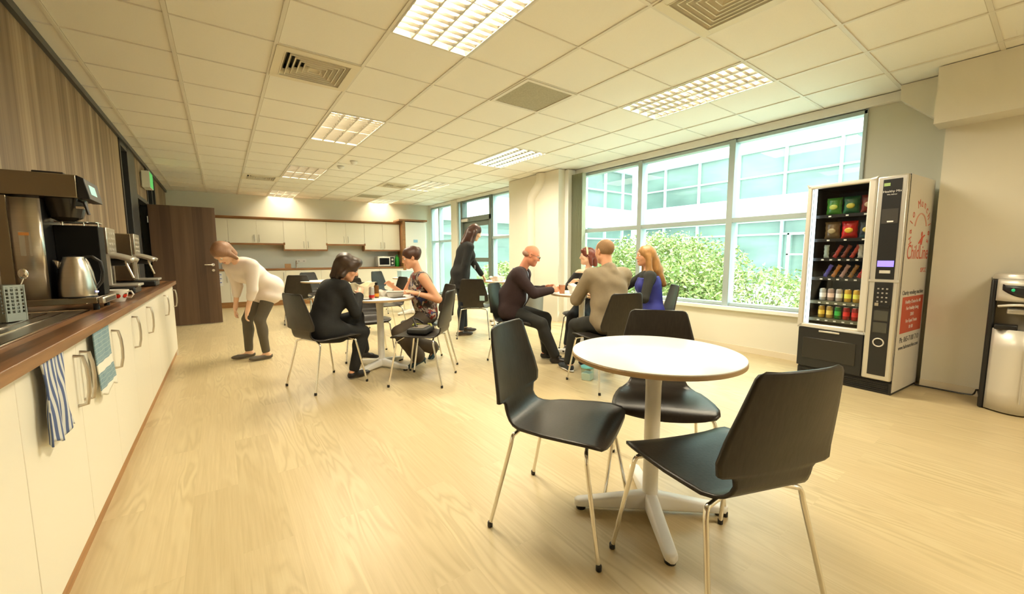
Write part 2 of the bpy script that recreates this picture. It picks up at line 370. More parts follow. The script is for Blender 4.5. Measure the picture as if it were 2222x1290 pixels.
# ---------------------------------------------------------------- courtyard
gr = mat('courtyard_paving', (.75, .76, .72), .9, noise=((2, 2, 2), .15, 5))
struct('ground', MB().box(5.35, 60, -30, 60, -.35, -.15), gr)
FW = mat('facade_render', (.86, .90, .90), .7); FG = mat('facade_glass', (.21, .275, .25), .2, .1, noise=((.35, .35, .9), .7, 4)); FM = mat('facade_mullion', (.62, .70, .70), .4)
def facade(name, label, T, L0, L1, mulls, flip=1):
    b = thing(name, label, 'building', group='white office wings around the courtyard')
    MB().box(L0, L1, 0, .6, 2.7, 3.83, T=T).box(L0, L1, 0, .6, 5.9, 9.5, T=T).build('wall_band', FW, b)
    MB().box(L0, L1, .25, .4, -.2, 2.7, T=T).build('ground_floor_glazing', FG, b)
    MB().box(L0, L1, .25, .4, 3.83, 5.9, T=T).build('upper_glazing', FG, b)
    MB().box(L0, L1, .6, 6, -.2, 9.5, T=T).build('office_block', mat('office_inside', (.45, .5, .5), .8), b)
    y = L0
    mm = MB()
    while y < L1: mm.box(y-.04, y+.04, .1, .26, 3.83, 5.9, T=T); mm.box(y-.05, y+.05, .1, .26, -.2, 2.7, T=T); y += mulls
    mm.box(L0, L1, .12, .26, 4.75, 4.82, T=T); mm.box(L0, L1, .12, .26, 2.1, 2.18, T=T)
    mm.build('mullions', FM, b)
    # blinds and stairs seen behind the glass
    return b
fb = facade('office_building', 'white rendered office wing with teal glazed bands facing the big window', Matrix.Translation((20, 0, 0)) @ Matrix(((0, 1, 0, 0), (1, 0, 0, 0), (0, 0, 1, 0), (0, 0, 0, 1))), -14, 15.1, 1.95)
wb = facade('office_building', 'shorter white office wing across the far end of the courtyard', Matrix.Translation((0, 15.1, 0)), 5.5, 19.95, 1.5)
dd = MB(); 
for y0, y1 in ((5.9, 5.98), (6.42, 6.5), (7.05, 7.13)): dd.box(19.9, 20.05, y0, y1, -.2, 2.15)
dd.box(19.9, 20.05, 5.9, 7.13, 2.07, 2.15); dd.box(19.9, 20.05, 5.9, 7.13, 1.2, 1.27); dd.build('white_door_frame', M['sillw'], fb)

leafm = mat('leaf_green', lin((134, 152, 84)), .6, noise=((3, 3, 3), .5, 3)); leaf2 = mat('leaf_light', lin((196, 198, 128)), .6, noise=((3, 3, 3), .3, 3)); leafr = mat('leaf_pale', lin((226, 214, 184)), .6)
twig = mat('twig_brown', (.20, .15, .10), .8)
def bush(label, c, rx, ry, rz, n, seed, leafs=(.055), pale=.15):
    rnd = random.Random(seed); t = thing('shrub', label, 'shrub', c, group='shrubs in the courtyard bed')
    tw = MB()
    for k in range(26):
        a = rnd.uniform(0, 2*PI); q = rnd.uniform(.2, .95); e = (rx*q*math.cos(a), ry*q*math.sin(a), rz*rnd.uniform(.9, 1.7)*(1-.35*q))
        tw.tube([(rnd.uniform(-.1, .1)+e[0]*.15, e[1]*.15, 0), (e[0]*.55, e[1]*.5, e[2]*.5), e], [.014, .010, .004], 5)
    tw.build('stem', twig, t)
    lf = MB()
    for k in range(n):
        a = rnd.uniform(0, 2*PI); cz = rnd.uniform(-.75, 1); rr = rnd.uniform(.62, 1.03)*(1+.12*math.sin(5*a+3*cz)); s = math.sqrt(max(0, 1-cz*cz))
        p = Vector((rx*s*rr*math.cos(a), ry*s*rr*math.sin(a), rz*(1+cz*rr)))
        d = Vector((rnd.gauss(0, 1), rnd.gauss(0, 1), rnd.gauss(0, .8))).normalized(); e = d.cross(Vector((rnd.gauss(0, 1), rnd.gauss(0, 1), rnd.gauss(0, 1)))).normalized()
        l_ = leafs*rnd.uniform(.7, 1.5); w_ = l_*.38
        u = rnd.random(); mi = 2 if u < pale else (1 if u < .45 else 0)
        lf.add([p-d*l_, p+e*w_, p+d*l_, p-e*w_], [(0, 1, 2, 3)], mi)
    lf.build('foliage', [leafm, leaf2, leafr], t)
    return t
bush('big rounded green and cream shrub filling the middle of the window', (9.0, 6.0, -.15), 1.5, 1.9, .92, 22000, 3, leafs=.04, pale=.22)
bush('loose yellow-green shrub behind the blonde woman', (7.6, 4.9, -.15), .9, 1.3, .62, 11000, 4, leafs=.04)
bush('sparse shrub with bare stems beside the snack machine', (8.2, 3.3, -.15), .8, 1.0, .55, 4200, 5, leafs=.035, pale=.3)
bush('green shrub beyond the bald man in the far window', (8.4, 9.3, -.15), 1.0, 1.2, .6, 6000, 6)
bush('shrub beyond the far glazed door', (8.6, 12.2, -.15), 1.0, 1.0, .55, 5000, 7)
struct('planting_bed', MB().box(6.6, 11.5, 1.0, 14, -.16, -.12), mat('bed_gravel', (.62, .60, .50), .9, noise=((9, 9, 9), .4, 4)))

# ---------------------------------------------------------------- ceiling fittings
TUBE = mat('fluorescent_tube', (1, .95, .8), .5, emit=(1.0, .86, .56), es=22)
LOUV = mat('louvre_reflector', (.66, .63, .58), .33, 1)
LTR = mat('white_tray', (.85, .83, .76), .4)
def troffer(label):
    t = thing('ceiling_light', label, 'ceiling light', group='recessed louvred ceiling lights')
    w, l = .284, .585
    f = MB(); f.box(-w-.008, w+.008, -l-.008, l+.008, .065, .075)
    for x in (-w-.008, w): f.box(x, x+.008, -l-.008, l+.008, 0, .07)
    for y in (-l-.008, l): f.box(-w-.008, w+.008, y, y+.008, 0, .07)
    f.build('housing', LTR, t)
    for k in range(4):
        x = -.215+.1433*k
        MB().tube([(x, -l+.03, .040), (x, l-.03, .040)], .013, 8).build('lamp_tube', TUBE, t, smooth=True)
    g = MB()
    for k in range(5):
        x = -w+.144*k; g.prism([(x-.006, .0), (x+.006, .0), (x+.022, .045), (x-.022, .045)], 'y', -l, l)
    n = 16
    for j in range(1, n):
        y = -l+2*l*j/n; g.prism([(y-.0015, 0), (y+.0015, 0), (y+.008, .020), (y-.008, .020)], 'x', -w, w)
    g.build('louvre', LOUV, t)
    ld = bpy.data.lights.new('lamp', 'AREA'); ld.shape = 'RECTANGLE'; ld.size = .52; ld.size_y = 1.12; ld.energy = LAMP_W; ld.color = LAMP_COL; ld.spread = R(165)
    lo = bpy.data.objects.new('lamp', ld); COL.objects.link(lo); lo.parent = t; lo.location = (0, 0, -.004)
    return t
def gc(i, j, dj=1): return (gx(i)+.3, gy(j)+.3025*dj, H+.002)
proto = None
LL = [((3, -2), 'brightly lit louvred ceiling light nearest overhead, glowing white'), ((7, -2), 'louvred ceiling light with glinting reflector cells, nearest the snack machine'),
      ((3, 3), 'louvred ceiling light between the square vent and the smoke detectors'), ((7, 3), 'louvred ceiling light over the middle tables near the windows'),
      ((3, 8), 'louvred ceiling light beside the row of narrow vents, over the back tables'), ((7, 8), 'pale blue-tinted louvred ceiling light towards the far windows'),
      ((3, 13), 'farthest louvred ceiling light above the wall cabinets'), ((7, 13), 'faint louvred ceiling light above the tall white unit'), ((5, -8), 'added louvred ceiling light out of view behind the camera, brightening the foreground')]  # last entry is an added, unseen light that brightens the foreground
for (i, j), lb in LL:
    if proto is None: proto = troffer(lb); proto.location = gc(i, j, 2)
    else:
        q_ = copy_tree(proto, label=lb, loc=gc(i, j, 2))
        if j > 12:
            for ch in q_.children:
                if ch.type == 'LIGHT': ch.data = ch.data.copy(); ch.data.energy = LAMP_W*.15
VM = mat('vent_cream', (.80, .74, .58), .45); VD = mat('vent_dark', (.03, .028, .02), .7)
def vent(label):
    t = thing('ceiling_vent', label, 'air vent', group='square ceiling air vents')
    f = MB(); s = .295
    for a, b in ((1, 0), (0, 1)):
        pass
    q = .235
    f.box(-s, s, -s, -q, -.004, .012); f.box(-s, s, q, s, -.004, .012); f.box(-s, -q, -q, q, -.004, .012); f.box(q, s, -q, q, -.004, .012)
    f.build('vent_frame', VM, t, bevel=.002)
    MB().box(-q, q, -q, q, .095, .10).box(-q-.003, -q, -q, q, .0, .1).box(q, q+.003, -q, q, .0, .1).box(-q, q, -q-.003, -q, .0, .1).box(-q, q, q, q+.003, .0, .1).build('plenum', VD, t)
    for k in range(6):
        r1 = q-.002-k*.038; r0 = r1-.030; m_ = MB()
        for a in range(4):
            T = Matrix.Rotation(a*PI/2, 4, 'Z')
            m_.add([(-r1, -r1, .000), (r1, -r1, .000), (r1-.0, -r1, .0), (r0, -r0, .045), (-r0, -r0, .045)], [(0, 1, 3, 4)], T=T)
        for a in range(4): m_.box(-r1, r1, -r1-.002, -r1+.004, -.006, .006, T=Matrix.Rotation(a*PI/2, 4, 'Z'))
        m_.build('vane', VM, t)
    return t
V0 = vent('square louvred air vent with stepped vanes, left of the nearest light'); V0.location = gc(2, 1)
for (i, j), lb in (((5, -3), 'large square air vent cut off by the top of the picture'), ((2, 10), 'narrow-looking air vent left of the far light over the back tables'), ((6, 9), 'air vent far off beside the blue-tinted light')):
    copy_tree(V0, label=lb, loc=gc(i, j))
def egg(label, loc):
    t = thing('return_grille', label, 'ceiling grille', loc)
    f = MB(); s = .295; q = .262
    f.box(-s, s, -s, -q, -.003, .012); f.box(-s, s, q, s, -.003, .012); f.box(-s, -q, -q, q, -.003, .012); f.box(q, s, -q, q, -.003, .012)
    f.build('grille_frame', M['tbar'], t)
    MB().box(-q, q, -q, q, .004, .010).build('mesh_panel', mat('grille_grey', (.42, .39, .28), .8, noise=((60, 60, 60), .25, 3)), t)
    return t
egg('flat grey square grille in the middle of the ceiling', gc(5, 0)); egg('small grey grille far off above the back tables', gc(6, 12))
for lb, x, y in (('round white smoke detector nearer the window side of the pair', gx(4.34), gy(6.6)), ('small smoke sensor just beyond the larger detector', gx(4.2), gy(7.4))):
    t = thing('smoke_detector', lb, 'smoke detector', (x, y, H), group='ceiling smoke detectors')
    MB().lathe([(.05, .004), (.052, -.012), (.04, -.03), (.02, -.042), (.0, -.044)]).build('detector_head', M['white'], t, smooth=True)
    MB().lathe([(.058, .005), (.058, -.006)]).build('mounting_base', M['white'], t, smooth=True)
# ---------------------------------------------------------------- cabinets (local: x along the wall, front faces -y, wall at y = 0)
def bow_handle(parent, x, z0, z1, y, m=None, horizontal=False):
    L_ = z1-z0; mb = MB(); pts = [(x, y, z0), (x, y-.026, z0+.004), (x, y-.034, z0+L_*.25), (x, y-.036, z0+L_*.5), (x, y-.034, z1-L_*.25), (x, y-.026, z1-.004), (x, y, z1)]
    mb.tube(pts, .0065, 8)
    return mb.build('handle', m or M['nickel'], parent, smooth=True)
def base_cabinet(label, T, w, doors, group, zb=.08, zt=.858, depth=.42, drawer=False):
    loc, rz = T; t = thing('base_cabinet', label, 'kitchen cabinet', loc, rz, group)
    MB().box(.001, w-.001, -depth+.02, -.005, zb, zt).build('carcass', M['cabside'], t)
    n = len(doors); dw = w/n
    for k, hs in enumerate(doors):
        d = MB().box(k*dw+.002, (k+1)*dw-.002, -depth, -depth+.019, zb, zt-.004).build('door', M['cab'], t, bevel=.002)
        if hs: bow_handle(d, k*dw+(.045 if hs == 'L' else dw-.045), zt-.26, zt-.06, -depth)
    MB().box(0, w, -depth+.016, -depth+.034, 0, zb).build('plinth', M['plinthwood'], t)
    return t
LW = XL   # left wall
LG = 'ivory base units under the left worktop'
for y0, w, d, lb in ((.3, .6, ['R'], 'ivory base unit nearest the camera, mostly out of frame'), (.9, .8, ['L'], 'plain ivory base unit at the bottom left corner, below the steel drainer'),
                  (1.70, 1.16, ['R', 'L'], 'ivory two-door base unit with paired bow handles, both tea towels hanging on it'), (2.86, .60, ['L'], 'ivory base unit right after the checked tea towel'),
                  (3.46, .62, ['L'], 'ivory base unit below the strawberry cup'), (4.08, .60, ['L'], 'ivory base unit below the nearer small coffee maker'),
                  (4.68, .56, [''], 'ivory base unit front without a handle, below the two coffee makers'), (5.24, .50, ['L'], 'ivory base unit second from the end of the left worktop'), (5.74, .48, ['R'], 'last ivory base unit at the free end of the left worktop')):
    base_cabinet(lb, ((LW, y0, 0), PI/2), w, d, LG, depth=.44)
tag(MB().box(LW, -.49, 6.22, 6.238, 0, .858).build('end_panel', M['cabside'], bevel=.001), 'ivory end panel closing the left row of base units by the door', 'panel')
wt = MB().box(LW, -.455, .1, 6.26, .860, .90).build('worktop', M['walnut'], bevel=.003)
tag(wt, 'long walnut block worktop on the left units, under the coffee machines', 'worktop')

# kitchen on the back wall
KT = lambda s: (tuple(kpt(s)), KA)
KG = 'ivory base units along the back wall'
for s0, w, d, lb in ((.10, .60, ['R'], 'ivory base unit behind the open dark door'), (.70, .43, ['R'], 'ivory base unit beside the open door with the notice stuck to it'), (1.13, .57, ['L'], 'back base unit behind the stooping person, left one'), (1.70, .57, ['R'], 'back base unit just left of the empty dark chairs'),
                     (2.27, .79, ['R', 'L'], 'back base unit behind the woman in the black jacket'), (3.06, .79, ['R', 'L'], 'back base unit left of the one under the microwave'), (3.85, .66, ['L'], 'back base unit seen between the two seated women'), (4.51, .66, ['R'], 'back base unit under the microwave')):
    base_cabinet(lb, KT(s0), w, d, KG, zb=.13, depth=.60)
tag(MB().box(.10, 5.17, -.62, 0, .86, .90).build('worktop', M['walnut_x'], bevel=.003, loc=tuple(kpt(0)), rot=(0, 0, KA)), 'walnut worktop along the back wall under the wall cupboards', 'worktop')
tag(MB().box(.05, 5.17, -.012, -.002, .90, 1.40).build('splashback', M['backsplash'], loc=tuple(kpt(0)), rot=(0, 0, KA)), 'pale splashback between the back worktop and the wall cupboards', 'splashback')
WG = 'ivory wall cupboards'
def wall_cupboard(label, s0, s1, zb, doors):
    t = thing('wall_cupboard', label, 'wall cupboard', tuple(kpt(s0)), KA, WG); w = s1-s0; D = .34
    MB().box(.001, w-.001, -D+.02, -.002, zb+.03, 2.09).build('carcass', M['cabside'], t)
    dw = w/len(doors)
    for k, h in enumerate(doors):
        d = MB().box(k*dw+.002, (k+1)*dw-.002, -D, -D+.019, zb+.04, 2.088).build('door', M['cab'], t, bevel=.002)
        bow_handle(d, k*dw+(.05 if h == 'L' else dw-.05), zb+.08, zb+.24, -D)
    p = MB().box(-.015 if zb > 1.5 else 0, w+(.015 if zb > 1.5 else 0), -D-.008, -D+.03, zb, zb+.04)
    if zb < 1.5: p.box(-.018, 0, -D-.008, -.01, zb, 1.54); p.box(w, w+.018, -D-.008, -.01, zb, 1.54)
    p.box(0, w, -D, -.01, zb+.022, zb+.04)
    p.build('light_pelmet', M['walnut_x'], t)
    return t
for a in (('wall cupboard hanging lowest beside the open door', .45, 1.14, 1.335, ['R']), ('higher-set two-door wall cupboard above the stooping person', 1.14, 2.28, 1.48, ['R', 'L']), ('lower two-door wall cupboard above the empty dark chairs', 2.28, 3.25, 1.335, ['R', 'L']),
          ('higher-set two-door wall cupboard above the black-jacketed woman', 3.25, 4.20, 1.48, ['R', 'L']), ('lower two-door wall cupboard above the microwave', 4.20, 5.155, 1.335, ['R', 'L'])): wall_cupboard(*a)
tag(MB().prism([(-.35, 2.09), (-.38, 2.12), (-.38, 2.15), (0, 2.15), (0, 2.09)], 'x', .45, 5.17).build('cornice', M['walnut_x'], loc=tuple(kpt(0)), rot=(0, 0, KA)), 'long walnut cornice running over the wall cupboards', 'cornice')
t = thing('tall_unit', 'tall white housing unit with walnut side and top at the right end of the kitchen', 'tall cupboard', tuple(kpt(5.17)), KA)
MB().box(0, .075, -.62, 0, 0, 2.17).build('side_panel', M['plinthwood'], t)
MB().box(.075, .66, -.60, 0, .10, 2.15).build('carcass', M['white'], t)
MB().box(.078, .657, -.62, -.60, .12, 2.15).build('door', M['white'], t, bevel=.002)
MB().box(-.10, .70, -.66, 0, 2.17, 2.22).build('cornice', M['walnut_x'], t, bevel=.004)
MB().box(.075, .66, -.58, 0, 0, .10).build('plinth', M['plinthwood'], t)
tag(MB().box(.30, .42, -.625, -.622, 1.58, 1.66).build('notice', mat('notice_blue', lin((150, 195, 225)), .6), loc=tuple(kpt(5.17)), rot=(0, 0, KA)), 'small pale blue notice on the tall white unit', 'notice')
t = thing('notice', 'white notice with blue print on the base unit beside the open door', 'notice', tuple(kpt(.70)), KA)
nb = MB().box(.05, .30, -.604, -.602, .52, .82).build('paper', M['sillw'], t)
b = MB()
for k in range(5): b.box(.07, .28-.03*(k % 2), -.6055, -.604, .77-.045*k, .788-.045*k)
b.build('print', mat('blue_print', lin((90, 110, 190)), .6), t)
# microwave and things on the back worktop
t = thing('microwave', 'silver microwave on the back worktop at its right end', 'microwave', tuple(kpt(4.50, -.0, .90)), KA)
MB().box(0, .46, -.47, -.12, .012, .29).build('body', M['silver'], t, bevel=.006)
MB().box(.02, .33, -.478, -.468, .035, .27).build('door', M['sillw'], t, bevel=.003)
MB().box(.045, .31, -.482, -.476, .06, .245).build('door_window', M['blackgloss'], t)
MB().box(.34, .45, -.476, -.468, .03, .275).build('control_panel', M['black'], t)
for z in (.10, .20): MB().lathe([(.028, 0), (.026, .018), (0, .019)], n=16, T=Matrix.Translation((.395, -.476, z)) @ Matrix.Rotation(R(90), 4, 'X')).build('knob', M['silverlt'], t, smooth=True)
for x in (.04, .42):
    for y in (-.44, -.16): MB().lathe([(.015, 0), (.015, .014)], (x, y, 0), 10).build('foot', M['black'], t)
def bottle(name, label, loc, prof, m, capm=None, capz=None, capr=None, group=None, cat='bottle', labm=None, labz=None):
    t = thing(name, label, cat, loc, 0, group)
    MB().lathe(prof, n=20).build('body', m, t, smooth=True)
    if capm: MB().lathe([(capr, capz[0]), (capr, capz[1]), (0, capz[1]+.001)], n=16).build('cap', capm, t, smooth=True)
    if labm:
        r = max(p[0] for p in prof)+.0008; MB().lathe([(r, labz[0]), (r, labz[1])], n=20).build('label_band', labm, t, smooth=True)
    return t
GRN = mat('green_plastic', lin((30, 150, 40)), .3)
bottle('bottle', 'tall green bottle between the microwave and the walnut side panel', tuple(kpt(5.06, .35, .90)), [(.0, 0), (.055, .002), (.06, .02), (.06, .22), (.045, .26), (.03, .28), (.03, .30), (0, .301)], GRN, mat('dark_green', lin((20, 90, 40)), .4), (.29, .335), .034)
tag(MB().box(-.07, .07, -.05, .05, 0, .11).build('storage_box', mat('card_brown', lin((170, 135, 95)), .7), loc=tuple(kpt(2.33, .3, .90)), rot=(0, 0, KA), bevel=.004), 'small brown box on the back worktop left of the tap', 'box')
t = thing('tap', 'small chrome mixer tap at the back sink', 'tap', tuple(kpt(2.52, .15, .90)), KA)
MB().tube([(0, 0, 0), (0, 0, .14), (0, -.03, .18), (0, -.10, .18), (0, -.12, .15)], .012).build('spout', M['chrome'], t, smooth=True)
MB().tube([(0, 0, .10), (.05, 0, .13)], .007).build('lever', M['chrome'], t, smooth=True)
t = thing('socket', 'white double socket on the pale splashback above the back sink', 'socket', tuple(kpt(2.54, .013, 1.04)), KA)
MB().box(0, .22, -.01, 0, 0, .085).build('plate', M['white'], t, bevel=.002)
for x in (.05, .17): MB().box(x-.02, x+.02, -.012, -.009, .02, .045).build('outlet', mat('grey_detail', (.5, .5, .48), .5), t)
t = thing('ring_stand', 'black ring-shaped stand on the back worktop beside the open door handle', 'ring stand', tuple(kpt(.80, .20, .905)), KA)
MB().tube([(.05*math.cos(a*PI/10), 0, .135+.10*math.sin(a*PI/10)) for a in range(21)], .012, 8).build('rim', M['black'], t, smooth=True)
MB().lathe([(.045, 0), (.045, .01), (.012, .018), (.012, .04)], n=20).build('stand_foot', M['black'], t, smooth=True)
for k, (s, r, h, c) in enumerate(((1.0, .035, .12, (.75, .72, .66)), (1.12, .03, .16, (.8, .45, .35)))):
    tag(MB().lathe([(0, 0), (r, .001), (r*1.05, h), (r*.95, h), (r*.9, .01), (0, .01)], n=16).build('beaker', mat('beaker_%d' % k, c, .4), loc=tuple(kpt(s, .35, .90)), smooth=True),
        ('pale beaker on the back worktop beside the open door' if k == 0 else 'taller pinkish beaker on the back worktop behind the stooping person'), 'beaker')

# ---------------------------------------------------------------- left worktop: drainer, caddy, brewer, kettle, cup, coffee makers
t = thing('sink_drainer', 'stainless steel sink drainer let into the walnut worktop, nearest the camera', 'sink', (0, 0, .90))
mb = MB(); mb.box(-.90, -.575, 1.25, 3.02, .0, .004); mb.build('drainer_plate', M['steel'], t, bevel=.002)
rim = MB(); rim.tube([(-.90, 1.25, .005), (-.582, 1.25, .005), (-.577, 1.27, .005), (-.577, 2.98, .005), (-.60, 3.02, .005), (-.90, 3.02, .005)], .0045, 8); rim.build('rim', M['chrome'], t, smooth=True)
for k in range(5): MB().box(-.88+.055*k, -.872+.055*k, 2.05, 2.92, .004, .009).build('drain_rib', M['chrome'], t, bevel=.003)
mb = MB(); mb.box(-.88, -.61, 1.35, 1.95, .004, .006); mb.build('bowl', mat('sink_dark', (.10, .10, .09), .3, .8), t)
t = thing('cutlery_caddy', 'grey perforated plastic cutlery caddy standing on the drainer', 'cutlery holder', (-.765, 2.66, .909), R(-35))
mb = MB(); hx, hy, hz = .045, .035, .155
for sx in (-1, 1):
    for a, b in ((0, .03), (.145, .155)): mb.box(sx*hx-.003, sx*hx+.003, -hy, hy, a, b)
    for k in range(5): y = -hy+2*hy*k/4; mb.box(sx*hx-.002, sx*hx+.002, y-.004, y+.004, 0, hz)
    for k in range(8): z = .03+k*.0155; mb.box(sx*hx-.0018, sx*hx+.0018, -hy, hy, z, z+.005)
    for a, b in ((0, .03), (.145, .155)): mb.box(-hx, hx, sx*hy-.003, sx*hy+.003, a, b)
    for k in range(6): x = -hx+2*hx*k/5; mb.box(x-.004, x+.004, sx*hy-.002, sx*hy+.002, 0, hz)
    for k in range(8): z = .03+k*.0155; mb.box(-hx, hx, sx*hy-.0018, sx*hy+.0018, z, z+.005)
mb.box(-hx, hx, -hy, hy, 0, .004); mb.build('basket', mat('caddy_grey', (.36, .40, .36), .4), t)
for k, (x, y, dx, dy, lb) in enumerate(((.02, .01, .05, .02, 'round-ended steel spoon leaning right in the grey caddy'), (-.02, 0, -.03, .01, 'steel spoon leaning left in the grey caddy'), (0, -.015, .005, .0, 'upright thin knife in the grey caddy'), (-.03, .015, -.07, .03, 'spoon at the left edge of the grey caddy'))):
    u = thing('spoon' if k != 2 else 'table_knife', lb, 'cutlery', (t.location.x+x*.8, t.location.y+y, .92), 0, 'cutlery in the grey caddy')
    MB().tube([(0, 0, 0), (dx*.6, dy*.6, .14)], .003, 8).build('shank', M['chrome'], u, smooth=True)
    if k == 2: MB().box(-.0015, .0015, -.008, .008, .12, .25).build('blade', M['chrome'], u)
    else: MB().sphere((dx*.8, dy*.8, .19), .016, 12, sc=(1, .35, 1.5)).build('bowl', M['chrome'], u, smooth=True); MB().tube([(dx*.6, dy*.6, .14), (dx*.8, dy*.8, .17)], .0028, 8).build('neck', M['chrome'], u, smooth=True)

DS = mat('dark_bronze_steel', (.30, .25, .18), .25, .9)
t = thing('filter_coffee_brewer', 'large bulk coffee brewer with steel head and black body, biggest machine on the left worktop', 'coffee machine', (0, 0, .90))
y0, y1 = 3.03, 3.31
MB().box(-.92, -.545, y0-.02, y1+.01, .036, .070).build('base_tray', DS, t, bevel=.005)
g = MB().box(-.545, -.52, y0-.02, y1+.01, .032, .070).build('drip_front', M['steel'], t, bevel=.007)
MB().box(-.5205, -.519, y0+.01, y1-.02, .040, .060).build('grille', M['black'], g)
MB().box(-.925, -.825, y0, y1, .07, .585).build('rear_column', DS, t, bevel=.003)
pn = MB(); pn.grid(lambda u, v: (-.825+.11*u, y0-.014*math.sin(PI*u)-.001, .07+.505*v), 8, 1); pn.build('side_column', M['steel'], t, smooth=True, solid=.002)
MB().box(-.825, -.715, y0+.002, y1, .07, .575).build('column_body', M['black'], t)
MB().box(-.715, -.545, y0+.15, y1, .072, .455).build('urn_body', mat('deep_black', (.004, .004, .004), .6, spec=.2), t, bevel=.003)
hd = MB().box(-.925, -.580, y0-.005, y1, .588, .705).build('head', DS, t, bevel=.005)
MB().box(-.74, -.63, y0+.03, y1-.05, .705, .718).build('lid', M['black'], hd, bevel=.004)
fp = MB(); fp.prism([(-.580, .585), (-.535, .585), (-.552, .690), (-.580, .705)], 'y', y0-.005, y1); fp.build('display_panel', M['black'], hd, bevel=.003)
MB().add([(-.5385, y0+.05, .615), (-.5385, y0+.18, .615), (-.5465, y0+.18, .665), (-.5465, y0+.05, .665)], [(0, 1, 2, 3)]).build('display', mat('lcd_teal', (.25, .42, .36), .3, emit=(.3, .6, .5), es=.5), hd)
MB().lathe([(.03, 0), (.065, .02), (.085, .09), (.088, .115)], (-.655, y0+.12, .472), 24).build('brew_funnel', mat('funnel_black', (.03, .025, .02), .15), t, smooth=True)
MB().box(-.60, -.565, y0+.03, y0+.05, .535, .55).build('funnel_plate', M['chrome'], t, bevel=.003)
MB().tube([(-.585, y0+.03, .578), (-.56, y0+.01, .565), (-.548, y0+.005, .505)], .007, 8).build('funnel_handle', M['black'], t, smooth=True)
rail = MB(); rail.tube([(-.71, y0+.155, .474), (-.552, y0+.155, .474), (-.547, y0+.17, .474), (-.547, y1-.02, .474), (-.71, y1-.02, .474)], .0035, 8)
for p in ((-.68, y0+.155), (-.60, y0+.155), (-.547, y0+.17)): rail.tube([(p[0], p[1], .45), (p[0], p[1], .474)], .0035, 8)
rail.build('cup_rail', M['chrome'], t, smooth=True)
st = MB().add([(-.795, y0-.0155, .29), (-.755, y0-.0155, .29), (-.755, y0-.0155, .41), (-.795, y0-.0155, .41)], [(0, 1, 2, 3)]).build('warning_sticker', mat('sticker_grey', (.42, .38, .30), .5), t)
MB().add([(-.795, y0-.0165, .39), (-.76, y0-.0165, .39), (-.76, y0-.0165, .405), (-.795, y0-.0165, .405)], [(0, 1, 2, 3)]).build('warning_stripe', mat('sticker_orange', (.7, .30, .08), .5), st)
for x in (-.88, -.56):
    for y in (y0+.02, y1-.02): MB().lathe([(.013, 0), (.013, .040)], (x, y, 0), 10).build('foot', M['black'], t)

def lathe_handle(t, pts, r, m, name='handle'): return MB().tube(pts, r, 10).build(name, m, t, smooth=True)
t = thing('electric_kettle', 'brushed steel electric kettle with black handle in front of the black urn', 'kettle', (-.628, 3.080, .972), R(0))
MB().lathe([(0, 0), (.070, .002), (.073, .015), (.072, .06), (.065, .13), (.052, .185), (.044, .202)], n=32).build('body', M['steel'], t, smooth=True)
MB().lathe([(.044, .202), (.042, .212), (.02, .217), (0, .218)], n=24).build('lid', M['steel'], t, smooth=True)
sp = MB(); sp.prism([(-.050, .19), (-.082, .20), (-.070, .16), (-.058, .145)], 'y', -.013, .013); sp.build('spout', M['steel'], t, bevel=.008)
lathe_handle(t, [(.030, 0, .212), (.065, 0, .215), (.094, .01, .185), (.100, .01, .13), (.092, .01, .08), (.070, .005, .045)], .008, M['black'])
MB().lathe([(.074, -.002), (.074, .004)], n=24).build('power_base', M['black'], t)
MB().box(.070, .078, -.012, -.002, .022, .028).build('indicator_light', mat('blue_led', (.1, .1, .4), .4, emit=(.3, .25, 1), es=6), t)
t = thing('drinking_glass', 'small clear glass on the brewer tray behind the kettle', 'glass', (-.690, 3.10, .971))
MB().lathe([(0, 0), (.022, 0), (.024, .06), (.022, .06), (.020, .004), (0, .004)], n=20).build('tumbler', M['clearglass'], t, smooth=True)
t = thing('strawberry_cup', 'white cup printed with red strawberries on the left worktop', 'cup', (-.548, 3.52, .901), R(-20))
MB().lathe([(0, 0), (.034, .0), (.036, .004), (.046, .03), (.058, .075), (.0565, .076), (.044, .032), (.03, .008), (0, .007)], n=28).build('bowl', mat('china_white', (.88, .85, .78), .15), t, smooth=True)
lathe_handle(t, [(.052, 0, .065), (.075, 0, .066), (.085, 0, .045), (.070, 0, .025), (.046, 0, .026)], .005, mat('china_white'))
for a in (-115, -60, -15, 100):
    T = Matrix.Rotation(R(a), 4, 'Z') @ Matrix.Translation((.0495, 0, .038)) @ Matrix.Rotation(R(18), 4, 'Y')
    MB().sphere((0, 0, 0), .014, 12, sc=(.16, 1, 1.05), T=T).build('strawberry_print', mat('strawberry_red', lin((205, 45, 25)), .3), t, smooth=True)
    MB().sphere((.0012, 0, .014), .007, 8, sc=(.2, 1.1, .5), T=T).build('leaf_print', mat('leaf_print_green', lin((50, 110, 60)), .3), t, smooth=True)
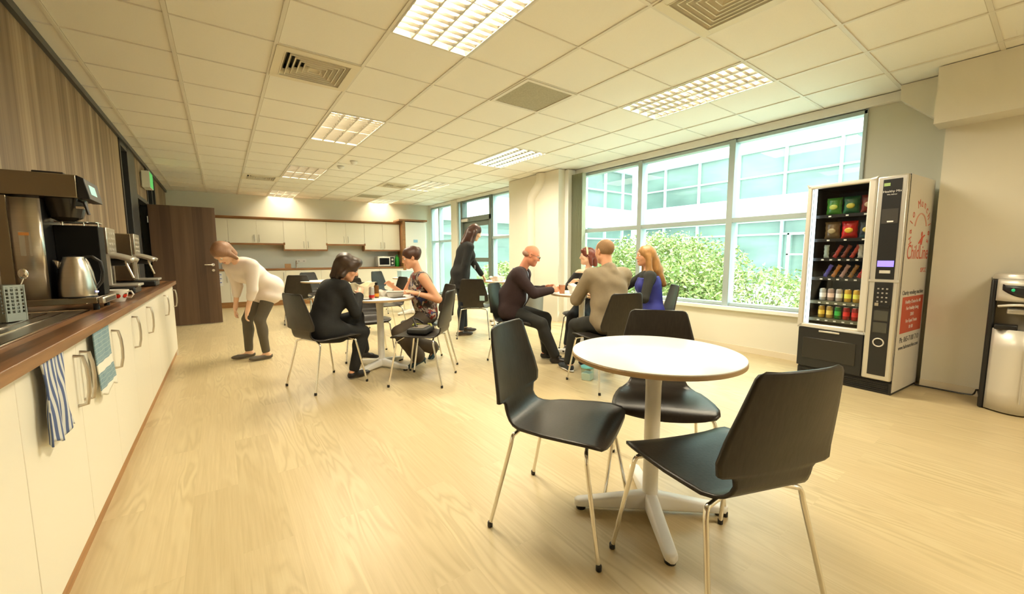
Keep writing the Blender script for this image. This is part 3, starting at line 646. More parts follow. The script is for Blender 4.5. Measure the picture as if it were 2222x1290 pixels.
def coffee_maker(label, loc):
    t = thing('espresso_maker', label, 'coffee machine', loc, 0, 'small twin coffee makers on the left worktop')
    MB().box(-.14, .055, 0, .30, .06, .50).build('body', DS, t, bevel=.008)
    MB().box(.055, .075, .0, .30, .31, .50).build('control_panel', M['steel'], t, bevel=.004)
    for k in range(4):
        for q in range(3): MB().lathe([(.011, 0), (.010, .005), (0, .006)], n=10, T=Matrix.Translation((.075, .06+.08*q, .34+.04*k)) @ Matrix.Rotation(R(90), 4, 'Y')).build('button', M['silverlt'], t, smooth=True)
    MB().grid(lambda u, v: (.0+.20*u, .02+.26*v, .30-.05*u*u+.012*math.sin(PI*v)), 10, 6).build('spout_hood', M['silver'], t, smooth=True, solid=.03)
    MB().box(.02, .16, .06, .24, .215, .27).build('brew_head', M['black'], t, bevel=.02)
    MB().tube([(.15, .07, .25), (.19, .06, .12)], .007, 8).build('steam_wand', M['chrome'], t, smooth=True)
    MB().box(.055, .075, .02, .05, .06, .30).build('side_strip', M['silverlt'], t)
    MB().box(.045, .055, .05, .25, .06, .30).build('back_panel', M['black'], t)
    MB().box(-.14, .20, .0, .30, .0, .055).build('base', M['black'], t, bevel=.01)
    MB().box(.02, .22, .02, .28, .055, .075).build('drip_tray', M['silver'], t, bevel=.005)
    return t
cm = coffee_maker('nearer of the two small coffee makers, behind the strawberry cup', (-.745, 4.15, .902))
copy_tree(cm, label='farther small coffee maker, closest to the dark door', loc=(-.725, 5.15, .902))

# tea towels hanging over the front of the two-door unit
def towel(label, y0, y1, z1, z0, m, x=-.478, taper=.5, phase=0, dy=0, am=.009):
    t = thing('tea_towel', label, 'tea towel', (0, 0, 0), 0, 'tea towels on the left units')
    def fn(u, v):
        q = v; yc = (y0+y1)/2+dy*q; w = (y1-y0)/2*(1-taper*.4*(1-abs(2*q-.9)))
        return (x+.009+am*math.sin(u*16+phase+q*2.2)*(.4+.6*q)+.006*q, yc+(u*2-1)*w+.008*math.sin(q*7+phase), z1+(z0-z1)*q+.012*math.sin(u*9+phase)*q)
    MB().grid(fn, 44, 30).build('cloth', m, t, smooth=80, solid=.004)
    MB().box(x-.012, x+.006, (y0+y1)/2-.05, (y0+y1)/2+.05, z1-.004, z1+.012).build('folded_top', m, t, bevel=.004)
    return t
def f_stripe(nt, n, L, b):
    tc = n.new('ShaderNodeTexCoord'); sp = n.new('ShaderNodeSeparateXYZ'); L.new(tc.outputs['Object'], sp.inputs[0])
    a = n.new('ShaderNodeMath'); a.operation = 'MULTIPLY'; a.inputs[1].default_value = 330; L.new(sp.outputs[1], a.inputs[0])
    s = n.new('ShaderNodeMath'); s.operation = 'SINE'; L.new(a.outputs[0], s.inputs[0])
    r = ramp(n, [(.44, lin((84, 100, 142))), (.56, lin((206, 208, 206)))])
    mr = n.new('ShaderNodeMapRange'); mr.inputs['From Min'].default_value = -1; L.new(s.outputs[0], mr.inputs['Value']); L.new(mr.outputs[0], r.inputs[0]); L.new(r.outputs[0], b.inputs['Base Color'])
def f_check(nt, n, L, b):
    tc = n.new('ShaderNodeTexCoord'); sp = n.new('ShaderNodeSeparateXYZ'); L.new(tc.outputs['Object'], sp.inputs[0])
    br = n.new('ShaderNodeTexBrick'); br.offset = 0; br.inputs['Scale'].default_value = 1; br.inputs['Brick Width'].default_value = .02; br.inputs['Row Height'].default_value = .02; br.inputs['Mortar Size'].default_value = .0016
    cb = n.new('ShaderNodeCombineXYZ'); L.new(sp.outputs[1], cb.inputs[0]); L.new(sp.outputs[2], cb.inputs[1]); L.new(cb.outputs[0], br.inputs['Vector'])
    br.inputs['Color1'].default_value = (*lin((122, 150, 160)), 1); br.inputs['Color2'].default_value = (*lin((110, 140, 152)), 1); br.inputs['Mortar'].default_value = (*lin((150, 170, 172)), 1)
    r = ramp(n, [(0, (1, 1, 1)), (.13, (1, 1, 1)), (.135, (0, 0, 0)), (.37, (0, 0, 0)), (.375, (1, 1, 1)), (.50, (1, 1, 1)), (.505, (0, 0, 0)), (1, (0, 0, 0))]); 
    mr = n.new('ShaderNodeMapRange'); mr.inputs['From Min'].default_value = .55; mr.inputs['From Max'].default_value = .87; L.new(sp.outputs[2], mr.inputs['Value']); L.new(mr.outputs[0], r.inputs[0])
    mx = n.new('ShaderNodeMix'); mx.data_type = 'RGBA'; L.new(r.outputs[0], mx.inputs['Factor']); L.new(br.outputs[0], mx.inputs['A']); mx.inputs['B'].default_value = (*lin((226, 222, 208)), 1); L.new(mx.outputs['Result'], b.inputs['Base Color'])
towel('blue and white striped tea towel bunched narrow, nearer the camera', 1.80, 2.04, .868, .585, node_mat('striped_cotton', f_stripe, rough=.9), taper=.5, phase=.5)
towel('pale blue checked tea towel with white bands beside the paired handles', 2.42, 2.72, .868, .56, node_mat('checked_cotton', f_check, rough=.9), taper=.1, phase=1.5, dy=.03, am=.0022)

# exit sign on the left wall
t = thing('exit_sign', 'white and green exit sign projecting from the clad wall above the doorway', 'exit sign', (XL, 8.40, 2.26))
MB().box(0, .03, .05, .30, .03, .22).build('bracket', M['white'], t, bevel=.003)
MB().box(.02, .115, 0, .36, 0, .25).build('sign_panel', mat('exit_white', (.82, .85, .76), .4), t, bevel=.003)
MB().box(.115, .118, .01, .35, .01, .24).build('green_face', mat('exit_green', lin((60, 150, 70)), .4, emit=lin((60, 160, 80)), es=.6), t)

# ---------------------------------------------------------------- snack vending machine
VA = math.atan2(.70, .06)
def vend():
    t = thing('snack_vending_machine', 'tall black and silver snack vending machine with a red-lettered white side panel', 'vending machine', (4.54, 1.47, 0), R(-94.9))
    # local: x to the viewer's right along the front, y into the machine (front at y = 0), width .70, depth .68, height 1.83
    W, D, Hh = .70, .63, 1.83
    MB().box(.0, W, .02, D, .10, Hh-.01).build('cabinet_shell', M['black'], t, bevel=.004) if False else None
    b = MB(); b.box(0, .018, .03, D, .10, Hh); b.box(W-.018, W, .03, D, .10, Hh); b.box(0, W, D-.02, D, .10, Hh); b.box(0, W, .03, D, Hh-.02, Hh); b.box(0, W, .03, D, .10, .50); b.box(.50, W, .03, D, .5, Hh)
    b.build('cabinet', mat('vend_dark', (.02, .02, .022), .5), t)
    MB().box(0, W, .02, D, 0, .10).build('kick_plate', M['black'], t)
    k = MB()
    for i in range(5): k.box(.02, W-.02, .012, .02, .015+.017*i, .023+.017*i)
    k.build('kick_grille', M['black'], t)
    s = MB().box(W, W+.004, .03, D, .02, Hh).build('side_panel', mat('side_white', (.78, .74, .66), .4), t)
    # silver door frame round the window
    f = MB(); x0, x1, z0, z1 = .0, .505, .50, Hh; e = .035
    f.box(x0, x1, -.02, .03, z1-e, z1); f.box(x0, x1, -.02, .03, z0, z0+e); f.box(x0, x0+e, -.02, .03, z0, z1); f.box(x1-e-.02, x1, -.02, .03, z0, z1)
    f.build('door_frame', M['silverlt'], t, bevel=.010)
    MB().box(x0+e, x1-e-.02, -.002, .003, z0+e, z1-e).build('door_glass', M['clearglass'], t)
    MB().box(x0+e+.004, x0+e+.018, .02, .05, z0+e, z1-e).build('light_strip', mat('cool_strip', (.8, .85, .85), .5, emit=(.75, .9, .95), es=2.4), t)
    # delivery flap
    fl = MB().box(0, .50, -.015, .03, .12, .495).build('delivery_panel', M['black'], t, bevel=.006)
    MB().box(.045, .455, -.020, -.014, .20, .40).build('delivery_flap', mat('flap_black', (.02, .018, .016), .25), fl, bevel=.004)
    MB().box(.17, .33, -.022, -.014, .465, .48).build('flap_grip', M['silver'], fl, bevel=.002)
    # control column
    MB().box(.505, .70, -.02, .03, .12, Hh).build('control_column', M['silver'], t, bevel=.012)
    c = MB().box(.545, .665, -.024, -.018, .98, 1.80).box(.545, .665, -.024, -.018, .16, .955).build('control_strip', M['black'], t, bevel=.003)
    MB().box(.505, .70, -.026, -.018, .958, .978).build('brand_bar', M['silver'], t)
    MB().box(.553, .657, -.0265, -.023, 1.085, 1.135).build('display', mat('blue_lcd', (.15, .12, .6), .3, emit=(.22, .16, 1.0), es=1.1), t)
    MB().box(.57, .64, -.027, -.023, 1.03, 1.055).build('coin_label', M['silverlt'], t)
    MB().box(.552, .592, -.0265, -.023, 1.745, 1.77).build('green_badge', mat('badge_green', lin((170, 200, 130)), .4), t)
    text('column_lettering', 'Healthy Mix', .024, (.607, -.025, 1.70), (PI/2, 0, 0), M['sillw'], t); text('column_lettering', 'We deliver', .014, (.607, -.025, 1.675), (PI/2, 0, 0), M['sillw'], t)
    MB().box(.553, .657, -.0265, -.023, 1.44, 1.56).build('notice_panel', mat('notice_dark', (.05, .045, .04), .4), t)
    MB().box(.59, .63, -.0275, -.026, 1.45, 1.462).build('card_slot', M['sillw'], t)
    kp = mat('key_grey', (.35, .33, .30), .4)
    for i in range(3):
        for j in range(4): MB().box(.575+.028*i-.006, .575+.028*i+.006, -.029, -.023, .90-.036*j-.006, .90-.036*j+.006).build('key', kp, t, bevel=.001)
    MB().box(.553, .657, -.03, -.022, .745, .765).build('coin_tray', M['black'], t); MB().box(.56, .585, -.032, -.022, .755, .78).build('coin_slot', M['nickel'], t)
    for z in (.53, .63): MB().box(.56, .65, -.026, -.022, z, z+.085).build('coin_window', mat('coin_window', (.06, .06, .05), .2), t)
    rg = MB(); rg.tube([(.605+.034*math.cos(a*PI/16), -.028, .445+.034*math.sin(a*PI/16)) for a in range(33)], .005, 8); rg.build('coin_return_ring', M['silverlt'], t, smooth=True)
    # shelves, price strips and spirals
    zs = [1.555, 1.335, 1.155, .975, .75, .585]
    pl = mat('price_strip', (.72, .70, .60), .5)
    for i, z in enumerate(zs):
        sh = MB().box(.035, .50, .07, .55, z-.012, z).box(.035, .50, .062, .07, z-.028, z).build('shelf', M['black'] if i < 4 else mat('shelf_olive', (.14, .14, .09), .5), t)
        n = 3 if i < 2 else 6
        for q in range(n): x = .095+(q+.5)*(.37/n)*1.05; MB().box(x-.010, x+.010, .058, .063, z-.022, z-.010).build('price_tag', M['sillw'], t)
    MB().box(.03, .035, .05, .6, .5, 1.8).box(.036, .499, .56, .565, .5, 1.8).build('inner_wall', mat('inner_dark', (.05, .05, .045), .5), t)
    MB().box(.06, .49, .055, .06, .80, .96).build('reflection_shield', mat('olive_panel', (.13, .13, .10), .3), t) if False else None
    # side lettering (faces local +x)
    red = M['redplate']; xs = W+.0045
    def st(body, size, y, z, m, **kw): text('side_lettering', body, size, (xs, y, z), (PI/2, 0, PI/2), m, t, **kw)
    word = 'Halo Munchies'
    for i, ch in enumerate(word):
        a = R(200-220*i/(len(word)-1)); rr = .235
        o = text('arc_lettering', ch, .095, (xs, .34+rr*math.cos(a), 1.38+rr*math.sin(a)), (0, 0, 0), red, t)
        o.matrix_local = Matrix.Translation((xs, .34+rr*math.cos(a), 1.38+rr*math.sin(a))) @ Matrix.Rotation(PI/2, 4, 'Z') @ Matrix.Rotation(PI/2, 4, 'X') @ Matrix.Rotation(a-PI/2, 4, 'Z')
    arc = MB(); arc.tube([(xs, .34+.15*math.cos(R(a)), 1.38+.15*math.sin(R(a))) for a in range(20, 165, 12)], .006, 6); arc.build('arc_swoosh', mat('pink_print', (.75, .40, .30), .5), t)
    st('ChildLine', .17, .34, 1.20, red, sx=.82)
    fg = MB(); fg.sphere((xs, .40, 1.36), .022, 12, sc=(.12, 1, 1))
    fg.tube([(xs, .40, 1.34), (xs, .38, 1.27)], .010, 6); fg.tube([(xs, .39, 1.32), (xs, .46, 1.35)], .007, 6); fg.tube([(xs, .39, 1.32), (xs, .33, 1.28)], .007, 6)
    fg.build('figure_mark', red, t)
    st('ISPCC', .055, .52, 1.05, red)
    st('Charity vending machine', .052, .32, .865, mat('ink_dark', (.05, .05, .05), .5))
    MB().box(W+.003, W+.0046, .08, .60, .52, .83).build('red_label', red, t)
    for k, s_ in enumerate(('Healthy Choice for All', 'For Healthy Living', '2010', 'For Equal Treats', '01 00')): text('label_lettering', s_, .042, (xs+.001, .34, .785-.055*k), (PI/2, 0, PI/2), M['sillw'], t)
    st('Ph: 065-7100 710', .066, .33, .46, mat('ink_dark')); st('www.halomunchies.com', .050, .33, .395, mat('ink_dark'))
    return t, zs
vm_, zs = vend()
VM_T = Matrix.Translation(vm_.location) @ Matrix.Rotation(vm_.rotation_euler.z, 4, 'Z')
def bag_mesh(w, h, d, seed):
    rnd = random.Random(seed)
    def fn(u, v):
        x = (u-.5)*w*(1-.06*math.sin(PI*v)); e = math.sin(PI*min(1, max(0, u)))**.5*math.sin(PI*min(1, max(0, v)))**.45
        return (x+.002*math.sin(v*20+seed), -d*.5*e, v*h)
    def fb(u, v):
        p = fn(1-u, v); return (p[0], -p[1], p[2])
    mb = MB(); mb.grid(fn, 12, 12); mb.grid(fb, 12, 12); return mb
snack = [(0, 0, 'green crisp packet on the top shelf, leftmost', (70, 130, 45), (190, 200, 90), 'bag'), (0, 1, 'dark green crisp packet in the middle of the top shelf', (40, 95, 60), (190, 180, 70), 'bag'), (0, 2, 'dark red crisp packet on the top shelf by the silver frame', (120, 40, 34), (210, 180, 150), 'bag'),
         (1, 0, 'brown clear-wrapped snack on the second shelf, left', (110, 84, 50), (170, 150, 110), 'bag'), (1, 1, 'bright red crisp packet in the middle of the second shelf', (190, 34, 30), (235, 190, 60), 'bag'), (1, 2, 'dark blue crisp packet with a yellow picture on the second shelf', (50, 60, 70), (220, 200, 110), 'bag')]
bars = {2: [((180, 190, 170), 'white and green nut bag'), ((170, 60, 50), 'red and white bar'), ((130, 60, 40), 'brown bar'), ((190, 70, 55), 'long red and tan bar'), ((205, 200, 190), 'white nut bag'), ((150, 60, 60), 'dark red bar')],
        3: [((90, 80, 170), 'purple bar'), ((190, 120, 50), 'orange bar with blue tip'), ((190, 150, 140), 'pale pink bar'), ((170, 120, 60), 'gold-brown bar'), ((200, 40, 34), 'bright red bar'), ((60, 60, 110), 'dark blue bar')]}
pos = ['leftmost', 'second from left', 'third from left', 'fourth from left', 'fifth from left', 'at the frame edge']
n_ = 0
for r_, c_, lb, c1, c2, kd in snack:
    x = .095+(c_+.5)*(.37/3)*1.05; p = VM_T @ Vector((x, .14, zs[r_]+.002))
    t = thing('crisp_packet', lb, 'snack packet', p, vm_.rotation_euler.z, 'crisp packets in the vending machine'); n_ += 1
    bag_mesh(.122, .155, .055, n_).build('packet', mat('packet_%d' % n_, lin(c1), .25, noise=((40, 40, 40), .4, 2)), t, smooth=True)
    lm = MB(); lm.sphere((0, -.024, .07), .032, 12, sc=(1.0, .22, .8)); lm.build('printed_panel', mat('packet_print_%d' % n_, lin(c2), .3), t, smooth=True)
spm = mat('spiral_wire', (.4, .4, .38), .3, .8)
for r_, lst in bars.items():
    for c_, (c1, nm) in enumerate(lst):
        x = .095+(c_+.5)*(.37/6)*1.05; p = VM_T @ Vector((x, .13, zs[r_]+.003))
        t = thing('snack_bar', '%s on the %s shelf, %s' % (nm, 'third' if r_ == 2 else 'fourth', pos[c_]), 'snack bar', p, vm_.rotation_euler.z, 'bars in the vending machine')
        tilt = 0 if 'bag' in nm else R(24)
        o = bag_mesh(.034 if tilt else .042, .125 if tilt else .12, .02, 20+c_).build('wrapper', mat('bar_%d_%d' % (r_, c_), lin(c1), .25), t, smooth=True); o.rotation_euler = (0, tilt, 0)
        q = MB(); q.tube([(.024*math.cos(a*.5), -.045+.012*a, .026+.024*math.sin(a*.5)) for a in range(26)], .0014, 5); q.build('spiral', spm, t)
cans = {4: [((200, 200, 195), 'slim silver can'), ((176, 150, 140), 'slim silver and red can'), ((196, 186, 180), 'slim white can'), ((225, 180, 60), 'yellow juice carton'), ((228, 186, 66), 'yellow and green juice carton'), ((200, 120, 90), 'orange can')],
        5: [((190, 150, 50), 'gold and green can'), ((196, 160, 80), 'gold can'), ((30, 140, 50), 'bright green can'), ((190, 30, 30), 'red can with white script'), ((200, 36, 32), 'red cola can'), ((190, 34, 36), 'red can')]}
proto = None
for r_, lst in cans.items():
    for c_, (c1, nm) in enumerate(lst):
        x = .095+(c_+.5)*(.37/6)*1.05; p = VM_T @ Vector((x, .12, zs[r_]+.002))
        t = thing('drink_can', '%s on the %s shelf, %s' % (nm, 'fifth' if r_ == 4 else 'bottom', pos[c_]), 'drink can', p, 0, 'cans in the vending machine')
        MB().lathe([(0, 0), (.021, .001), (.026, .008), (.026, .105), (.022, .114), (0, .113)], n=18).build('body', mat('can_%d_%d' % (r_, c_), lin(c1), .25, .25), t, smooth=True)
        MB().lathe([(.0265, .035), (.0265, .075)], n=18).build('print_band', mat('can_b_%d_%d' % (r_, c_), lin(tuple(min(255, int(v*1.25+30)) for v in c1)), .3), t, smooth=True)
        MB().lathe([(.021, .112), (.022, .117), (.019, .117), (.018, .113), (0, .113)], n=18).build('lid', M['chrome'], t, smooth=True)

# ---------------------------------------------------------------- water cooler and cable
t = thing('water_cooler', 'silver floor-standing water cooler with black side at the right edge of the picture', 'water cooler', (4.70, .31, 0), R(-90)+R(2))
W, D = .34, .33
MB().box(0, .035, .0, D, .0, 1.0).box(W-.035, W, .0, D, 0, 1.0).box(0, W, D-.03, D, 0, 1.0).build('side_cheek', M['black'], t, bevel=.012)
fr_ = MB(); fr_.grid(lambda u, v: (.035+(W-.07)*u, -.07*math.sin(PI*u)-.005, .012+.62*v), 16, 4); fr_.build('front_panel', M['silverlt'], t, smooth=True, solid=.01)
MB().box(.035, W-.035, 0, D-.03, .012, .62).build('body_core', M['silver'], t)
up = MB(); up.grid(lambda u, v: (.035+(W-.07)*u, -.07*math.sin(PI*u)-.006, .84+.16*v), 16, 4); up.build('top_panel', M['silverlt'], t, smooth=True, solid=.01)
MB().box(.035, W-.035, 0, D-.03, .84, 1.0).build('top_core', M['silver'], t); MB().box(.035, W-.035, .13, D-.03, .62, .84).build('recess_back', mat('recess_tan', (.45, .40, .30), .5), t)
ct = MB(); ct.grid(lambda u, v: (.06+(W-.12)*u, -.0735*math.sin(PI*(.025+(W-.12)*u)/(W-.07))-.016, .872+.085*v+(0 if v > .5 else .05*(2*u-1)**2)), 16, 4); cp = ct.build('control_fascia', M['black'], t, smooth=True, solid=.006)
MB().sphere((.115, -.075, .925), .016, 12, sc=(1, .3, .8)).build('tap_light', mat('green_lamp', lin((20, 150, 90)), .3, emit=lin((20, 150, 90)), es=.5), t, smooth=True)
MB().sphere((.19, -.088, .925), .010, 12, sc=(1, .3, .8)).build('hot_light', mat('amber_lamp', lin((190, 90, 30)), .3), t, smooth=True)
MB().tube([(.05+.24*k/10, -.03-.06*math.sin(PI*k/10), .80+.02*math.sin(PI*k/10)) for k in range(11)], .010).build('grab_bar', M['silverlt'], t, smooth=True)
MB().box(.09, .25, -.04, .10, .745, .785).build('spout_block', M['silver'], t, bevel=.01)
MB().box(.04, .15, -.065, .05, .63, .665).build('drip_tray', M['black'], t, bevel=.006)
MB().lathe([(W/2+.0, 1.0), (W/2, 1.01), (W/2-.012, 1.035), (.05, 1.04), (0, 1.04)], (W/2, D/2-.03, 0), 28, sx=1, sy=1).build('lid', M['silverlt'], t, smooth=True)
MB().tube([(.20, -.094, .10), (.20, -.094, .50)], .004, 6).build('door_groove', M['silver'], t)
cb = MB(); cb.tube([(5.10, .74, .02), (5.02, .70, .012), (5.015, .55, .012), (5.01, .42, .012), (5.0, .36, .02), (4.93, .345, .05), (4.90, .335, .09), (4.96, .33, .08), (5.0, .325, .03), (5.02, .30, .02)], .006, 8)
tag(cb.build('power_cable', M['black'], smooth=True), 'black cable along the foot of the wall between vending machine and cooler', 'cable')
# vertical blind drawn open at the left of the big window
t = thing('vertical_blind', 'grey-green vertical blind gathered at the left end of the big window', 'blind', (5.12, 5.26, 0))
MB().box(-.02, .03, -3.9, .02, 2.56, 2.60).build('head_rail', M['tbar'], t) if False else None
for k in range(12): MB().box(-.045, .045, -.013-.028*k, -.010-.028*k, .58, 2.60).build('slat', mat('blind_cloth', (.40, .40, .28), .8), t)
# bin by the column
t = thing('pedal_bin', 'grey waste bin with a black rim beside the column, half hidden by the bald man', 'bin', (4.35, 5.35, 0))
MB().lathe([(0, 0), (.13, .002), (.15, .02), (.17, .60), (.165, .60), (.15, .58), (0, .57)], n=28).build('body', mat('bin_grey', (.20, .20, .18), .5), t, smooth=True)
MB().lathe([(.165, .60), (.175, .60), (.178, .66), (.16, .665), (.155, .60)], n=28).build('rim', M['black'], t, smooth=True)
# ---------------------------------------------------------------- round tables
def round_table(label, c, group='white round cafe tables', r=.363, rot=0):
    t = thing('round_table', label, 'table', (c[0], c[1], 0), rot, group)
    MB().lathe([(0, .732), (r-.006, .732), (r, .735), (r, .750), (r-.003, .7515), (0, .7515)], n=72).build('tabletop_edge', M['tablelip'], t, smooth=True)
    MB().lathe([(0, .7516), (r-.002, .7516), (r-.002, .755), (r-.006, .757), (0, .757)], n=72).build('tabletop', M['tabletop'], t, smooth=True)
    MB().lathe([(.036, .03), (.034, .10), (.034, .60), (.040, .70), (.05, .732)], n=28).build('column', M['tablebase'], t, smooth=True)
    for k in range(4):
        T = Matrix.Rotation(k*PI/2, 4, 'Z')
        def leg(u, v):
            x = .02+.325*u; w = .030-.004*u; a = 2*PI*v; h = .085-.055*u**.9; zc = .015
            cx = math.copysign(abs(math.cos(a))**.45, math.cos(a)); sx = math.copysign(abs(math.sin(a))**.45, math.sin(a))
            end = 1 if u < .93 else math.sqrt(max(0, 1-((u-.93)/.07)**2))*.6+.4
            return (x, w*cx*end, zc+(h/2)*(1+sx))
        mb = MB(); mb.grid(leg, 22, 20, T=T); o = mb.build('foot_leg', M['tablebase'], t, smooth=True)
        bm = bmesh.new(); bm.from_mesh(o.data); bmesh.ops.holes_fill(bm, edges=bm.edges); bm.to_mesh(o.data); bm.free()
        MB().lathe([(.022, 0), (.022, .016)], (.315, 0, 0), 14, T=T).build('glide', M['black'], o)
    return t
# ---------------------------------------------------------------- chairs: bent veneer shell on bright tube legs, facing local +y
def chair_shell():
    prof = [(.240, .425, .170), (.237, .440, .215), (.215, .452, .236), (.17, .457, .243), (.09, .455, .238), (0, .450, .226), (-.08, .447, .208), (-.13, .447, .190), (-.165, .452, .172), (-.188, .464, .157), (-.202, .482, .148), (-.212, .505, .145), (-.218, .528, .150), (-.222, .540, .160), (-.2235, .544, .196), (-.226, .552, .213), (-.234, .590, .216), (-.251, .66, .204), (-.271, .74, .185), (-.287, .81, .168), (-.295, .850, .157), (-.297, .862, .148), (-.298, .868, .130)]
    nu = 24; vs = []; fs = []
    for (y, z, w) in prof:
        back = max(0, min(1, (z-.50)/.1)); seat = max(0, min(1, (y+.1)/.2)) if z < .47 else 0
        for i in range(nu+1):
            u = i/nu*2-1
            yy = y+back*.022*abs(u)**2.2; zz = z+(.006*abs(u)**3 if seat else 0)
            if z < .455 and y > .19: zz -= .018*(1-abs(u)**1.5)*(y-.19)/.05*.6
            vs.append((u*w, yy, zz))
    for j in range(len(prof)-1):
        for i in range(nu): fs.append((j*(nu+1)+i, j*(nu+1)+i+1, (j+1)*(nu+1)+i+1, (j+1)*(nu+1)+i))
    return MB().add(vs, fs)
def make_chair(label, group):
    t = thing('cafe_chair', label, 'chair', (0, 0, 0), 0, group)
    chair_shell().build('seat_shell', M['chair'], t, smooth=60, solid=.0105)
    for sx in (-1, 1):
        for fy, nm in ((1, 'f'), (-1, 'r')):
            foot = (sx*(.268 if fy > 0 else .235), fy*.245, .008); knee = (sx*(.222 if fy > 0 else .190), (.175 if fy > 0 else -.155), .405); inn = (sx*.10, (.150 if fy > 0 else -.135), .434)
            f = Vector(foot); k = Vector(knee); n_ = Vector(inn); pts = [f, f.lerp(k, .93)]
            for q in range(1, 6):
                u = q/6; a = f.lerp(k, .93); b = k.lerp(n_, .3); c = k+Vector((0, 0, .03)); pts.append(a*(1-u)**2+c*2*u*(1-u)+b*u*u)
            pts += [k.lerp(n_, .45)+Vector((0, 0, .006)), n_]
            lg = MB().tube(pts, .0088, 10).build('leg', M['chrome'], t, smooth=True)
            MB().lathe([(.010, 0), (.0115, .002), (.0115, .020), (.009, .024)], foot[:2]+(0,), 12).build('foot_cap', M['black'], lg, smooth=True)
    u = MB(); u.tube([(-.11, .150, .434), (.11, .150, .434)], .0088, 8); u.tube([(-.11, -.135, .432), (.11, -.135, .432)], .0088, 8); u.tube([(-.07, .15, .430), (-.07, -.135, .430)], .007, 8); u.tube([(.07, .15, .430), (.07, -.135, .430)], .007, 8)
    u.build('under_frame', M['chrome'], t, smooth=True)
    return t
CH = []
def place_chair(x, y, face, label, group='black veneer cafe chairs on chrome legs'):   # face: heading in degrees, 0 = +x
    rz = R(face-90)
    if not CH: c = make_chair(label, group); c.location = (x, y, 0); c.rotation_euler = (0, 0, rz)
    else: c = copy_tree(CH[0], label=label, group=group, loc=(x, y, 0), rz=rz)
    CH.append(c); return c
TG = 'white round cafe tables'
round_table('empty white round table nearest the camera', (1.54, 1.04), rot=R(49))
round_table('white round table between the black-jacketed woman and the woman in the patterned top', (1.33, 4.22), rot=R(30))
round_table('white round table with cups where the bald man and the grey-shirted man sit', (3.38, 3.27), rot=R(20))
round_table('white round table by the standing woman in front of the far window', (4.00, 5.75), rot=R(15))
round_table('white round table farther back, seen behind the patterned-top woman', (3.15, 7.9), rot=R(15))
round_table('distant white table among the empty chairs behind the black-jacketed woman', (1.45, 7.75), rot=R(15))
place_chair(1.205, 1.277, -62.7, 'empty black chair at the near table, side-on, its seat facing right')
place_chair(1.380, .662, 70, 'empty black chair nearest the camera, its back turned towards us')
place_chair(1.805, 1.175, 219, 'empty black chair tucked behind the near white table, facing the camera')
place_chair(.73, 3.97, 20.5, 'black chair under the woman in the black jacket')
place_chair(1.52, 3.54, 137, 'black chair with the black bag and yellow strap lying on its seat')
place_chair(1.80, 4.07, 175, 'black chair under the woman in the patterned sleeveless top, mostly hidden')
place_chair(3.0, 5.05, 50, 'empty black chair with a pale tag on its back, beside the standing woman')
place_chair(2.717, 3.678, -59, 'black chair with a greenish sheen under the bald man')
place_chair(2.82, 2.41, 76, 'black chair under the man in the grey shirt, its back towards the camera')
place_chair(3.78, 3.62, 215, 'black chair under the woman with the headband')
place_chair(3.74, 2.63, 137, 'black chair under the blonde woman, by the window wall')
place_chair(1.10, 8.05, 80, 'empty black chair right behind the black-jacketed woman, its dark back to us')
place_chair(1.50, 8.75, -70, 'empty black chair showing only its sheeny top over the black-jacketed shoulder')
place_chair(1.60, 6.50, 75, 'empty black chair seen between the black-jacketed woman and the white papers')
place_chair(1.80, 8.0, 190, 'empty black chair seen edge-on beyond the white papers')
place_chair(2.0, 6.0, 185, 'empty pale-lit chair seen under the table top between the two seated women')
place_chair(1.36, 4.78, -100, 'empty black chair on the far side of the left occupied table')
place_chair(2.85, 8.5, -60, 'brown-looking chair at the left of the distant white table')
place_chair(3.55, 7.15, 120, 'black chair just behind the shoulder of the patterned-top woman')
